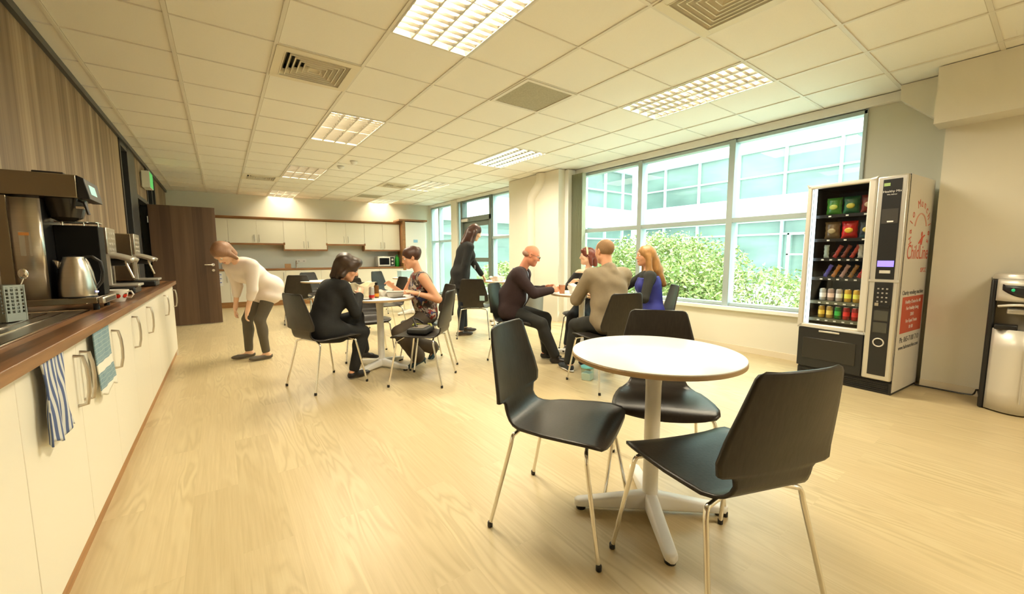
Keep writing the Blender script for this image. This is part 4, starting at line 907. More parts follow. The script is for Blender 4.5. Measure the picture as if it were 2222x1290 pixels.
# ---------------------------------------------------------------- people: one smooth surface per body, clothes as their own surfaces
def nv(*a): return np.array(a, float)
def unit(v): v = np.asarray(v, float); return v/max(1e-9, np.linalg.norm(v))
class Body:
    """signed-distance modelling: rounded cones and ellipsoids joined with a smooth minimum, meshed by surface nets"""
    def __init__(s, h=.0065): s.ops = []; s.h = h
    def cap(s, a, b, r0, r1=None, k=.02, neg=False, mi=None): s.ops.append(('c', np.array(a, float), np.array(b, float), r0, r1 if r1 is not None else r0, k, neg)); return s
    def ell(s, c, r, B=None, k=.02, neg=False): s.ops.append(('e', np.array(c, float), np.array(r, float), np.eye(3) if B is None else np.array(B, float), 0, k, neg)); return s
    def cut(s, p, n): s.ops.append(('p', np.array(p, float), unit(n), 0, 0, .0, True)); return s
    def mesh(s, name, m, parent, noise=None, smooth_it=1):
        lo = np.full(3, 1e9); hi = -lo
        for o in s.ops:
            if o[6] or o[0] == 'p': continue
            if o[0] == 'c': r = max(o[3], o[4]); lo = np.minimum(lo, np.minimum(o[1], o[2])-r); hi = np.maximum(hi, np.maximum(o[1], o[2])+r)
            else: r = max(o[2]); lo = np.minimum(lo, o[1]-r); hi = np.maximum(hi, o[1]+r)
        h = s.h; lo = lo-3*h-.02; hi = hi+3*h+.02
        n = np.ceil((hi-lo)/h).astype(int)+1
        ax = [lo[i]+h*np.arange(n[i]) for i in range(3)]
        F = np.full(n, .2, np.float32)
        for o in s.ops:
            k = o[5]
            if o[0] == 'p':
                X, Y, Z = np.meshgrid(*ax, indexing='ij', sparse=True)
                d = (X-o[1][0])*o[2][0]+(Y-o[1][1])*o[2][1]+(Z-o[1][2])*o[2][2]; F = np.maximum(F, d).astype(np.float32); continue
            if o[0] == 'c': r = max(o[3], o[4]); a = np.minimum(o[1], o[2])-r; b = np.maximum(o[1], o[2])+r
            else: r = max(o[2]); a = o[1]-r; b = o[1]+r
            mg = k+3*h; i0 = np.clip(((a-mg-lo)/h).astype(int), 0, n-1); i1 = np.clip(((b+mg-lo)/h).astype(int)+2, 1, n)
            sl = tuple(slice(p, q) for p, q in zip(i0, i1))
            X, Y, Z = np.meshgrid(*[ax[i][sl[i]] for i in range(3)], indexing='ij', sparse=True)
            if o[0] == 'c':
                ab = o[2]-o[1]; L2 = max(1e-12, ab@ab); px, py, pz = X-o[1][0], Y-o[1][1], Z-o[1][2]
                t = np.clip((px*ab[0]+py*ab[1]+pz*ab[2])/L2, 0, 1)
                d = np.sqrt((px-t*ab[0])**2+(py-t*ab[1])**2+(pz-t*ab[2])**2)-(o[3]+(o[4]-o[3])*t)
            else:
                px, py, pz = X-o[1][0], Y-o[1][1], Z-o[1][2]; Bm = o[3]; r_ = o[2]
                q = [(px*Bm[i][0]+py*Bm[i][1]+pz*Bm[i][2])/r_[i] for i in range(3)]
                k0 = np.sqrt(q[0]**2+q[1]**2+q[2]**2); k1 = np.sqrt((q[0]/r_[0])**2+(q[1]/r_[1])**2+(q[2]/r_[2])**2)+1e-9
                d = k0*(k0-1)/k1
            f = F[sl]
            if o[6]:
                d = -d; hh = np.maximum(k-np.abs(f-d), 0)/max(k, 1e-6); F[sl] = np.maximum(f, d)+hh*hh*k*.25
            else:
                hh = np.maximum(k-np.abs(f-d), 0)/max(k, 1e-6); F[sl] = np.minimum(f, d)-hh*hh*k*.25
        if noise is not None:
            X, Y, Z = np.meshgrid(*ax, indexing='ij', sparse=True); F = F+noise(X, Y, Z).astype(np.float32)
        F[0] = F[-1] = .1; F[:, 0] = F[:, -1] = .1; F[:, :, 0] = F[:, :, -1] = .1
        S = F < 0; nx, ny, nz = n
        c = np.zeros((nx-1, ny-1, nz-1), int)
        for dx in (0, 1):
            for dy in (0, 1):
                for dz in (0, 1): c += S[dx:nx-1+dx, dy:ny-1+dy, dz:nz-1+dz]
        act = (c > 0) & (c < 8); idx = -np.ones(act.shape, int); cells = np.argwhere(act); idx[act] = np.arange(len(cells))
        P = np.zeros((len(cells), 3)); W = np.zeros(len(cells))
        cr = [(x, y, z) for x in (0, 1) for y in (0, 1) for z in (0, 1)]
        for a in cr:
            for ax_ in range(3):
                if a[ax_]: continue
                b = list(a); b[ax_] = 1
                fa = F[cells[:, 0]+a[0], cells[:, 1]+a[1], cells[:, 2]+a[2]]; fb = F[cells[:, 0]+b[0], cells[:, 1]+b[1], cells[:, 2]+b[2]]
                m_ = (fa < 0) != (fb < 0); t = np.where(m_, fa/np.where(fa-fb == 0, 1, fa-fb), 0)
                q = np.tile(np.array(a, float), (len(cells), 1)); q[:, ax_] += t; P[m_] += q[m_]; W[m_] += 1
        V = lo+h*(cells+P/W[:, None])
        faces = []
        for ax_ in range(3):
            u, w = [(1, 2), (2, 0), (0, 1)][ax_]
            s0 = [slice(0, -1)]*3; s1 = list(s0); s1[ax_] = slice(1, None)
            A = S[tuple(slice(0, n[i]-1) for i in range(3))]; off = [0, 0, 0]; off[ax_] = 1
            Bq = S[tuple(slice(off[i], n[i]-1+off[i]) for i in range(3))]
            e = np.argwhere(A != Bq); e = e[(e[:, u] > 0) & (e[:, w] > 0)]
            du = np.zeros(3, int); du[u] = 1; dw = np.zeros(3, int); dw[w] = 1
            g = lambda E_: idx[E_[:, 0], E_[:, 1], E_[:, 2]]
            q = np.stack([g(e), g(e-du), g(e-du-dw), g(e-dw)], 1)
            fl = A[e[:, 0], e[:, 1], e[:, 2]]; q[~fl] = q[~fl][:, ::-1]; faces.append(q[(q >= 0).all(1)])
        Q = np.concatenate(faces)
        for _ in range(smooth_it):
            acc = np.zeros_like(V); cn = np.zeros(len(V))
            for i in range(4):
                for j in ((i+1) % 4, (i+3) % 4): np.add.at(acc, Q[:, i], V[Q[:, j]]); np.add.at(cn, Q[:, i], 1)
            V = V*.5+.5*acc/np.maximum(cn, 1)[:, None]
        me = bpy.data.meshes.new(name); me.vertices.add(len(V)); me.vertices.foreach_set('co', V.astype(np.float32).ravel())
        me.loops.add(len(Q)*4); me.loops.foreach_set('vertex_index', Q.ravel().astype(np.int32)); me.polygons.add(len(Q))
        me.polygons.foreach_set('loop_start', np.arange(0, len(Q)*4, 4, dtype=np.int32)); me.polygons.foreach_set('loop_total', np.full(len(Q), 4, np.int32))
        me.update(calc_edges=True); me.validate(); me.polygons.foreach_set('use_smooth', [True]*len(me.polygons)); me.materials.append(m)
        o = bpy.data.objects.new(name, me); COL.objects.link(o)
        if parent: o.parent = parent; o.matrix_parent_inverse = parent.matrix_basis.inverted()
        return o

def ik(a, b, l1, l2, pole):
    d = b-a; L_ = np.linalg.norm(d); L_ = min(L_, (l1+l2)*.999); dn = unit(d); b = a+dn*L_
    x = (l1*l1-l2*l2+L_*L_)/(2*L_); hgt = math.sqrt(max(0, l1*l1-x*x)); p = unit(np.array(pole, float)-dn*np.dot(pole, dn)); return a+dn*x+p*hgt, b

def hand(B, wrist, d, pn, side, curl=.35, s=1.0, k=.008, spread=1.0):
    """d: pointing direction, pn: palm normal (the fingers curl towards it), side: +1 when the thumb lies on cross(d, pn)"""
    d = unit(d); pn = unit(pn-d*np.dot(pn, d)); w = np.cross(d, pn)*side
    pc = wrist+d*.048*s; B.ell(pc, (.050*s, .040*s, .0155*s), (d, w, pn), k=.015); B.cap(wrist-d*.01, wrist+d*.03*s, .023*s, .022*s, k=.015)
    for i, (o, L_) in enumerate(((.030, .070), (.010, .080), (-.010, .075), (-.029, .058))):
        p = pc+d*.038*s+w*o*s; dd = unit(d+w*o*1.2*spread); cur = curl*(1+.12*i)
        for q, fr_ in enumerate((.45, .32, .23)):
            ca = cur*(q+.6); v = dd*math.cos(ca)+pn*math.sin(ca); e = p+v*L_*fr_*s; B.cap(p, e, (.0092-.0008*q)*s, (.0084-.0008*q)*s, k=.0035); p = e
    p = wrist+d*.022*s+w*.026*s; v = unit(d*.62+w*.70+pn*.35); e = p+v*.036*s; B.cap(p, e, .0125*s, .0105*s, k=.01); v = unit(d*.85+w*.30+pn*.4); e2 = e+v*.030*s; B.cap(e, e2, .0100*s, .0092*s, k=.003); B.cap(e2, e2+unit(v+pn*.25)*.022*s, .0090*s, .0075*s, k=.003)

SK1 = mat('skin_fair', lin((226, 168, 132)), .5, noise=((14, 14, 14), .07, 3)); SK2 = mat('skin_ruddy', lin((222, 150, 118)), .48, noise=((14, 14, 14), .08, 3)); SK3 = mat('skin_pale', lin((234, 190, 158)), .5, noise=((14, 14, 14), .06, 3))
EYEW = mat('eye_white', (.75, .72, .68), .2); IRIS = mat('iris_dark', (.05, .035, .025), .2); LIPM = mat('lip', lin((184, 96, 84)), .45)
def person(label, pelvis, heading, s=1.0, lean=5, male=True, head=(0, 0), headfwd=.06, hands=None, feet=None, fdir=None, skin=SK1, poles=(None, None), kpole=(None, None), hair=None, clothes=None, curl=.4, hdir=(None, None), palm=(None, None), width=1.0, belly=0, lean_side=0, armw=1, neck_l=.095, kneeup=True, voxel=.0065):
    P = np.array(pelvis, float); a = R(heading); f = nv(math.cos(a), math.sin(a), 0); l = nv(-f[1], f[0], 0); u = nv(0, 0, 1)
    la = R(lean); tu = u*math.cos(la)+f*math.sin(la); tf = f*math.cos(la)-u*math.sin(la)
    if lean_side: ls = R(lean_side); tu = unit(tu*math.cos(ls)+l*math.sin(ls))
    root = thing('person', label, 'person', tuple(P[:2])+(0,), 0)
    bpy.context.view_layer.update()
    sw = (.178 if male else .158)*s*width; J = {}
    nb = P+tu*.50*s; ch = P+tu*.345*s
    hy = a+R(head[0]); hp = R(head[1])
    hf0 = nv(math.cos(hy), math.sin(hy), 0); hl = nv(-hf0[1], hf0[0], 0); hf = hf0*math.cos(hp)-u*math.sin(hp); hu = hf0*math.sin(hp)+u*math.cos(hp)
    nk = unit(tu*.8+hu*.6+hf0*0)
    hc = nb+nk*neck_l*s+hf0*headfwd*s+hu*.105*s
    HB = (hl, hf, hu); H_ = lambda x, y, z: hc+(hl*x+hf*y+hu*z)*s
    J.update(P=P, f=f, l=l, u=u, tu=tu, tf=tf, nb=nb, ch=ch, hc=hc, H=H_, HB=HB, s=s, sw=sw)
    for i, sg in enumerate((1, -1)):      # 0 = left, 1 = right
        n_ = 'LR'[i]; sh = P+tu*.455*s+l*sg*sw+tf*.01; hip = P+l*sg*.085*s-u*.01; J['sh'+n_] = sh; J['hip'+n_] = hip
        wr = np.array(hands[i], float); pol = poles[i] if poles[i] is not None else l*sg*.5-u*.8-f*.3
        el, wr = ik(sh, wr, .29*s, .255*s, pol); J['el'+n_] = el; J['wr'+n_] = wr
        an = np.array(feet[i], float); kp = kpole[i] if kpole[i] is not None else (f+u*.8)
        kn, an = ik(hip, an, .43*s, .42*s, kp); J['kn'+n_] = kn; J['an'+n_] = an
        fd = fdir[i] if fdir else f; J['fd'+n_] = unit(np.array(fd, float))
    TB = (l, tf, tu); B = Body(voxel); m = 1 if male else .92
    B.ell(P+tu*.03*s, (.160*s*width*(1 if male else 1.06), .115*s, .12*s), TB, k=.04)
    B.ell(P+tu*.18*s, (.138*s*m*width, (.105+belly)*s, .13*s), TB, k=.06)
    B.ell(ch, (.160*s*m*width, .115*s, .16*s), TB, k=.06)
    B.cap(J['shL']-l*.04*s, J['shR']+l*.04*s, .062*s*m, k=.05)
    if not male:
        for sg in (1, -1): B.ell(ch+l*sg*.068*s+tf*.085*s-tu*.015*s, (.062*s, .052*s, .058*s), TB, k=.03)
    B.ell(nb-tu*.03*s, (.085*s, .06*s, .05*s), TB, k=.04)
    B.cap(nb-tu*.03*s, H_(0, -.022, -.055), .056*s*(1 if male else .86), .052*s*(1 if male else .86), k=.025)
    for n_, sg in (('L', 1), ('R', -1)):
        B.cap(J['sh'+n_], J['el'+n_], .050*s*m*armw, .038*s*m*armw, k=.03); B.cap(J['el'+n_], J['wr'+n_], .040*s*m*armw, .0245*s*m, k=.015)
        i = 0 if n_ == 'L' else 1; fa = unit(J['wr'+n_]-J['el'+n_]); hd = hdir[i] if hdir[i] is not None else fa
        pn = palm[i] if palm[i] is not None else -u; hd = unit(hd); w_ = np.cross(hd, unit(np.array(pn, float)-hd*np.dot(pn, hd)))
        hand(B, J['wr'+n_], hd, np.array(pn, float), 1 if np.dot(w_, -l*sg) > 0 else -1, curl, s*(1 if male else .92))
        B.cap(J['hip'+n_], J['kn'+n_], .086*s, .056*s, k=.04); B.cap(J['kn'+n_], J['an'+n_], .054*s, .036*s, k=.02); kd = J['an'+n_]-J['kn'+n_]; B.ell(J['kn'+n_]+kd*.32-unit(f)*.018*s, (.045*s, .045*s, .10*s), k=.03)
        fd = J['fd'+n_]; an = J['an'+n_]; up_ = u if abs(fd[2]) < .9 else f; dn = -unit(up_-fd*np.dot(up_, fd))
        B.cap(an, an+dn*.035*s-fd*.03*s, .033*s, .030*s, k=.02); B.cap(an+dn*.035*s-fd*.03*s, an+dn*.045*s+fd*.13*s, .030*s, .022*s, k=.02)
        J['dn'+n_] = dn
    # head
    hs = s
    def E(x, y, z, rx, ry, rz, k=.015, neg=False): B.ell(H_(x, y, z), (rx*hs, ry*hs, rz*hs), HB, k=k, neg=neg)
    def C(p, q, r0, r1=None, k=.01, neg=False): B.cap(H_(*p), H_(*q), r0*hs, (r1 or r0)*hs, k=k, neg=neg)
    E(0, -.012, .032, .076, .096, .086, k=.02); E(0, .030, -.025, .060*(1.03 if male else .96), .062, .082, k=.03); C((-.042, .005, -.062), (0, .062, -.092), .022, .018, k=.03); C((.042, .005, -.062), (0, .062, -.092), .022, .018, k=.03)
    E(-.042, .055, -.022, .022, .020, .024); E(.042, .055, -.022, .022, .020, .024)
    C((-.034, .080, .030), (.034, .080, .030), .010, k=.012)
    for sg in (1, -1): E(sg*.031, .096, .010, .017, .014, .011, k=.010, neg=True)
    C((0, .086, .014), (0, .106, -.022), .0075, .0115, k=.010); C((-.010, .094, -.027), (.010, .094, -.027), .009, k=.006)
    C((-.020, .084, -.054), (.020, .084, -.054), .0085, k=.008); C((-.016, .083, -.066), (.016, .083, -.066), .009, k=.008)
    E(0, .074, -.090, .020, .018, .018)
    for sg in (1, -1): E(sg*.077, -.006, -.002, .009, .019, .031, k=.006); E(sg*.081, .001, -.002, .005, .009, .017, k=.005, neg=True)
    body = B.mesh('body', skin, root)
    for sg, nm in ((1, 'left'), (-1, 'right')):
        e = Body(.002); e.ell(H_(sg*.031, .0775, .010), (.0125*s,)*3, HB, k=0); eo = e.mesh('eye', EYEW, root)
        q = Body(.0015); q.ell(H_(sg*.031, .0875, .009), (.0055*s, .0035*s, .0055*s), HB, k=0); io = q.mesh('iris', IRIS, root); io.parent = eo; io.matrix_parent_inverse = Matrix()
    lp = Body(.0025); lp.cap(H_(-.021, .089, -.0565), H_(.021, .089, -.0565), .0048*s); lp.cap(H_(-.015, .0895, -.0645), H_(.015, .0895, -.0645), .0052*s, k=.003); lp.mesh('lips', LIPM, root)
    J['root'] = root
    return J

def sleeves(B, J, infl=.014, upto=.95, which='LR', m=1.0, k=.03, short=None):
    s = J['s']
    for n_ in which:
        B.cap(J['sh'+n_]-J['l']*(0), J['el'+n_], (.050*m)*s+infl, (.038*m)*s+infl, k=k)
        if short is None: e = J['el'+n_]+(J['wr'+n_]-J['el'+n_])*upto; B.cap(J['el'+n_], e, (.040*m)*s+infl, (.027*m)*s+infl*.9, k=.015)
def torso(B, J, infl=.014, male=True, width=1.0, belly=0, low=True, hang=0, bust=True):
    s = J['s']; l, tf, tu, P, ch, nb = J['l'], J['tf'], J['tu'], J['P'], J['ch'], J['nb']; TB = (l, tf, tu); m = 1 if male else .92; i = infl
    if low: B.ell(P+tu*.03*s, (.160*s*width*(1 if male else 1.06)+i, .115*s+i, .12*s+i), TB, k=.04)
    B.ell(P+tu*.18*s, (.138*s*m*width+i*1.3, (.105+belly)*s+i*1.2, .13*s+i), TB, k=.06); B.ell(ch, (.160*s*m*width+i, .115*s+i, .16*s+i), TB, k=.06)
    B.cap(J['shL']-l*.04*s, J['shR']+l*.04*s, .062*s*m+i, k=.05); B.ell(nb-tu*.045*s, (.09*s+i*.5, .062*s+i*.5, .045*s+i*.5), TB, k=.04)
    if not male and bust:
        for sg in (1, -1): B.ell(ch+l*sg*.068*s+tf*.085*s-tu*.015*s, (.062*s+i, .052*s+i, .058*s+i), TB, k=.035)
def fabric_noise(amp, fr, seed=0):
    return lambda X, Y, Z: amp*(np.sin(X*fr+2.1*np.sin(Z*fr*.6+seed)+seed)*np.sin(Z*fr*1.3+1.7*np.sin(Y*fr*.7)+seed*2)*np.sin(Y*fr*.9+seed+1.3*np.sin(X*fr*.5)))
def trousers(J, m, infl=.013, flare=0, name='trousers', upto=.93, voxel=.0075, parent=None, legs='LR'):
    B = Body(voxel); s = J['s']; i = infl; TB = (J['l'], J['tf'], J['tu'])
    B.ell(J['P']+J['tu']*.03*s, (.163*s+i, .118*s+i, .12*s+i*.5), TB, k=.04); B.ell(J['P']+J['tu']*.10*s, (.145*s+i, .108*s+i, .07*s), TB, k=.04)
    for n_ in 'LR':
        B.cap(J['hip'+n_], J['kn'+n_], .086*s+i, .056*s+i, k=.03); e = J['kn'+n_]+(J['an'+n_]-J['kn'+n_])*upto; B.cap(J['kn'+n_], e, .054*s+i, .040*s+i+flare, k=.02)
        kd = J['an'+n_]-J['kn'+n_]; B.ell(J['kn'+n_]+kd*.32-unit(J['f'])*.018*s, (.045*s+i, .045*s+i, .10*s), k=.03)
    return B.mesh(name, m, J['root'], noise=fabric_noise(.0022, 26, 1))
def shoes(J, m, sole=None, low=False, heel=0):
    s = J['s']
    for n_ in 'LR':
        B = Body(.0055); an = J['an'+n_]; fd = J['fd'+n_]; dn = J['dn'+n_]; w = np.cross(fd, dn)
        B.cap(an+dn*.042*s-fd*.035*s, an+dn*.047*s+fd*.09*s, .036*s, .036*s, k=.02); B.ell(an+dn*.050*s+fd*.12*s, (.075*s, .040*s, .026*s), (fd, w, dn), k=.02)
        if not low: B.cap(an+dn*.012*s, an+dn*.04*s-fd*.02*s, .041*s, .038*s, k=.015)
        B.cut(an+dn*.071*s, dn)
        if low: B.cut(an+dn*.022*s, -dn)
        o = B.mesh('shoe', m, J['root'])
        if sole:
            q = Body(.005); q.ell(an+dn*.068*s+fd*.045*s, (.135*s, .043*s, .012*s), (fd, w, dn), k=.005); so = q.mesh('sole', sole, J['root']); so.parent = o; so.matrix_parent_inverse = Matrix()
        if heel:
            q = Body(.004); q.cap(an+dn*.05*s-fd*.045*s, an+dn*(.07*s+heel)-fd*.045*s, .014, .007); so = q.mesh('heel', m, J['root']); so.parent = o; so.matrix_parent_inverse = Matrix()
def hairmesh(J, prims, m, face_cut=True, amp=.004, fr=70, name='hair', vox=.0055, extra=None, front=.070):
    B = Body(vox); H_ = J['H']; s = J['s']
    for p in prims:
        if p[0] == 'e': B.ell(H_(*p[1]), [v*s for v in p[2]], J['HB'], k=.02)
        else: B.cap(H_(*p[1]), H_(*p[2]), p[3]*s, p[4]*s, k=.02)
    if extra: extra(B)
    if face_cut: B.ell(H_(0, .095, -.045), (front*s, .070*s, .088*s), J['HB'], k=.012, neg=True)
    hl, hf, hu = J['HB']; hc = J['hc']
    def nz(X, Y, Z):
        a = (X-hc[0])*hl[0]+(Y-hc[1])*hl[1]+(Z-hc[2])*hl[2]; b = (X-hc[0])*hf[0]+(Y-hc[1])*hf[1]+(Z-hc[2])*hf[2]; c = (X-hc[0])*hu[0]+(Y-hc[1])*hu[1]+(Z-hc[2])*hu[2]
        return amp*(np.sin(a*fr+3*np.sin(c*14))*.5+np.sin(b*fr*.9+2.4*np.sin(c*11+1))*.5)
    return B.mesh(name, m, J['root'], noise=nz)
CRAN = ('e', (0, -.016, .038), (.085, .105, .093))
BLACKC = mat('black_suit_cloth', (.010, .010, .010), .85, noise=((60, 60, 60), .4, 3)); DKHAIR = mat('dark_brown_hair', lin((58, 40, 26)), .45, noise=((8, 120, 40), .5, 3)); 
RUST = mat('chestnut_hair', lin((112, 52, 36)), .45, noise=((90, 90, 14), .4, 3)); BLOND = mat('golden_hair', lin((164, 120, 68)), .45, noise=((110, 110, 12), .35, 3)); BROWNH = mat('brown_hair', lin((74, 44, 30)), .45, noise=((90, 90, 14), .4, 3)); LBR = mat('long_brown_hair', lin((66, 36, 22)), .4, noise=((90, 90, 10), .5, 3))
def f_floral(nt, n, L, b):
    tc = n.new('ShaderNodeTexCoord'); wz = n.new('ShaderNodeTexNoise'); wz.inputs['Scale'].default_value = 16; L.new(tc.outputs['Object'], wz.inputs['Vector'])
    ad = n.new('ShaderNodeMixRGB'); ad.blend_type = 'ADD'; ad.inputs[0].default_value = .18; L.new(tc.outputs['Object'], ad.inputs[1]); L.new(wz.outputs['Color'], ad.inputs[2])
    vo = n.new('ShaderNodeTexVoronoi'); vo.inputs['Scale'].default_value = 26; L.new(ad.outputs[0], vo.inputs['Vector'])
    sp = n.new('ShaderNodeSeparateColor'); L.new(vo.outputs['Color'], sp.inputs[0])
    r = ramp(n, [(0, lin((58, 50, 48))), (.25, lin((140, 126, 118))), (.45, lin((126, 40, 34))), (.62, lin((188, 176, 160))), (.78, lin((50, 62, 110))), (.9, lin((90, 72, 58)))]); r.color_ramp.interpolation = 'CONSTANT'
    L.new(sp.outputs[0], r.inputs[0]); L.new(r.outputs[0], b.inputs['Base Color'])
FLORAL = node_mat('patterned_blouse', f_floral, rough=.7)

# 1. woman in the black jacket, hunched over her lunch at the left table
A = nv(.70, 3.97, .515)
J = person('person with thick brown hair in a black jacket, bent over papers at the left table', A, 18, s=.91, lean=22, male=False, head=(-30, 28), headfwd=.055, neck_l=.055, hands=[(1.13, 4.30, .80), (1.08, 4.04, .81)], feet=[(1.13, 4.12, .22), (.98, 3.98, .075)],
           fdir=[(.93, .30, -.25), (.93, .3, 0)], skin=SK1, kpole=[nv(.5, -.05, 1), nv(.6, .2, 1)], palm=[nv(.1, -.7, -.5), nv(.1, .7, -.5)], curl=.5, poles=[nv(0, .5, -.9), nv(-.2, -.55, -.9)])
B = Body(.0075); torso(B, J, .022, False); sleeves(B, J, .017, .93, m=.95)
s = J['s']; B.cap(J['hipL'], J['hipL']+(J['knL']-J['hipL'])*.35, .115*s, .112*s, k=.04); B.cap(J['hipR'], J['hipR']+(J['knR']-J['hipR'])*.35, .115*s, .112*s, k=.04); B.ell(J['P']-J['u']*.05+J['f']*.02, (.14, .14, .06), k=.04)
B.mesh('jacket', BLACKC, J['root'], noise=fabric_noise(.003, 24, 2))
for n_ in 'LR':
    c_ = Body(.004); w0 = J['wr'+n_]; e0 = unit(w0-J['el'+n_]); c_.cap(w0-e0*.035, w0-e0*.005, .031, .030); c_.cut(w0, e0); c_.mesh('shirt_cuff', M['sillw'], J['root'])
trousers(J, BLACKC); shoes(J, mat('black_shoe', (.012, .010, .010), .35))
hairmesh(J, [CRAN, ('e', (0, -.045, .050), (.108, .118, .098)), ('e', (0, .03, .10), (.08, .07, .05)), ('e', (0, .055, .080), (.062, .045, .035)), ('c', (-.075, .0, .02), (-.078, -.02, -.08), .040, .032), ('c', (.08, .0, .02), (.078, -.02, -.08), .040, .032), ('c', (0, -.085, .0), (0, -.085, -.12), .070, .050), ('c', (-.045, -.06, -.02), (-.05, -.05, -.13), .04, .03), ('c', (.045, -.06, -.02), (.05, -.05, -.13), .04, .03)], DKHAIR, amp=.011, fr=46, front=.064)

# 2. woman in the patterned sleeveless top
C_ = nv(1.81, 4.10, .545)
J = person('person in a patterned sleeveless top and brown trousers, seated facing left at the left table', C_, 172, s=.91, lean=9, male=False, head=(-2, 18), headfwd=.045, hands=[(1.62, 3.93, .80), (1.50, 4.30, .86)], feet=[(1.66, 4.00, .10), (1.95, 4.25, .12)],
           fdir=[(-.93, .05, -.35), (-.6, -.3, -.6)], skin=SK1, palm=[nv(-.2, .5, -.8), nv(-.2, -.6, -.6)], curl=.35, poles=[nv(.5, -.35, -.8), nv(.2, .5, -.8)], width=1.18, belly=.03, armw=1.3, kpole=[nv(-1, -.1, .6), nv(-1, .2, .6)])
B = Body(.0075); torso(B, J, .013, False, 1.18, .03); s = J['s']
for n_, sg in (('L', 1), ('R', -1)): B.ell(J['sh'+n_]+J['l']*sg*.062, (.045, .075, .085), (J['l'], J['tf'], J['tu']), k=.015, neg=True)
B.cut(J['P']+J['tu']*.535*s, J['tu']); B.cut(J['P']-J['tu']*.045*s, -J['tu']); B.mesh('sleeveless_top', FLORAL, J['root'], noise=fabric_noise(.002, 28, 4))
q = Body(.005)
for k in range(13): a1 = PI*k/12*2-PI; q.ell(J['nb']-J['tu']*.012+(J['l']*math.cos(a1)*.066+J['tf']*math.sin(a1)*.058), (.016, .016, .018), k=.01)
q.mesh('collar', mat('collar_grey', lin((128, 116, 104)), .7), J['root'])
trousers(J, mat('brown_trouser', lin((78, 68, 56)), .85), flare=.03); shoes(J, mat('teal_shoe', lin((20, 58, 66)), .35), low=True, heel=.03)
hairmesh(J, [CRAN, ('e', (0, -.05, .035), (.082, .085, .085)), ('e', (0, -.118, .05), (.035, .03, .045))], BROWNH, amp=.003, front=.066)
w = Body(.0035); wr, el = J['wrL'], J['elL']; d_ = unit(wr-el); pp = wr-d_*.03
t1 = unit(np.cross(d_, nv(0, 0, 1))); t2 = np.cross(d_, t1)
for k in range(16): a1 = 2*PI*k/16; w.ell(pp+(t1*math.cos(a1)+t2*math.sin(a1))*.029, (.006, .006, .006), k=.004)
w.ell(pp+t2*.03*(-1 if t2[2] < 0 else 1), (.013, .013, .006), k=.003); w.mesh('wristwatch', M['silverlt'], J['root'])

# 3. standing woman in black by the window
S_ = nv(2.88, 5.30, .90)
J = person('person with long dark hair in a black coat, standing at the table by the window', S_, -15, s=.96, lean=14, male=False, head=(0, 28), headfwd=.05, hands=[(3.38, 5.42, .84), (2.82, 5.12, .80)], feet=[(3.02, 5.42, .075), (2.84, 5.22, .075)],
           fdir=[(.95, -.3, 0), (.95, -.3, 0)], skin=SK3, palm=[nv(0, 0, -1), nv(.3, .8, 0)], curl=.55, poles=[nv(-.3, .5, -.6), nv(-.9, -.3, 0)], kpole=[nv(1, -.2, .1), nv(1, -.2, .1)], hdir=(None, nv(.1, .0, -1)))
B = Body(.0085); torso(B, J, .020, False); sleeves(B, J, .018, .95, m=.95); s = J['s']
for n_ in 'LR': B.cap(J['hip'+n_]+nv(0, 0, .03), J['hip'+n_]+(J['kn'+n_]-J['hip'+n_])*.42, .125*s, .125*s, k=.05)
B.cut(J['P']-nv(0, 0, .19), (0, 0, -1)); B.mesh('coat', BLACKC, J['root'], noise=fabric_noise(.004, 20, 3))
trousers(J, mat('navy_jeans', lin((28, 34, 44)), .8), infl=.006); shoes(J, mat('dark_brown_shoe', lin((44, 34, 26)), .5), sole=mat('sole_tan', lin((120, 96, 70)), .7))
MB().box(J['ch'][0]+.10, J['ch'][0]+.104, J['ch'][1]-.13, J['ch'][1]-.10, .99, 1.05).build('name_badge', M['sillw'], J['root']).matrix_parent_inverse = J['root'].matrix_basis.inverted()
hairmesh(J, [CRAN, ('c', (-.07, -.01, .01), (-.085, .02, -.25), .034, .022), ('c', (.07, -.01, .01), (.085, .02, -.25), .034, .022), ('c', (0, -.075, .0), (0, -.09, -.24), .066, .05), ('c', (.05, .0, -.1), (.055, .06, -.34), .030, .014), ('c', (-.05, .0, -.1), (-.06, .06, -.36), .034, .016), ('c', (-.03, -.05, -.05), (-.03, -.02, -.30), .05, .03)], LBR, amp=.005, front=.058)

# 4. bald man in the dark cardigan
Bm = nv(2.68, 3.73, .565)
J = person('bald man with glasses in a dark purple cardigan and pale shirt, seated facing right', Bm, -50, s=.94, lean=16, male=True, head=(6, 24), headfwd=.055, hands=[(3.12, 3.62, .80), (3.00, 3.36, .80)], feet=[(2.98, 3.44, .075), (2.93, 3.22, .075)],
           fdir=[(.7, -.7, 0), (.7, -.7, 0)], skin=SK2, palm=[nv(-.2, -.6, -.4), nv(.2, .6, -.4)], curl=.5, belly=.045, width=1.05, poles=[nv(.1, .5, -.9), nv(-.5, -.3, -.9)], kpole=[nv(.9, -.5, .8), nv(.7, -.9, .8)])
CARD = mat('aubergine_wool', lin((48, 32, 34)), .9, noise=((70, 70, 70), .3, 3)); SHIRT = mat('pale_blue_shirt', lin((172, 184, 200)), .7)
B = Body(.0075); torso(B, J, .012, True, 1.05, .05); B.mesh('shirt', SHIRT, J['root'], noise=fabric_noise(.002, 26, 5))
B = Body(.0075); torso(B, J, .030, True, 1.08, .05); sleeves(B, J, .020, .92); s = J['s']
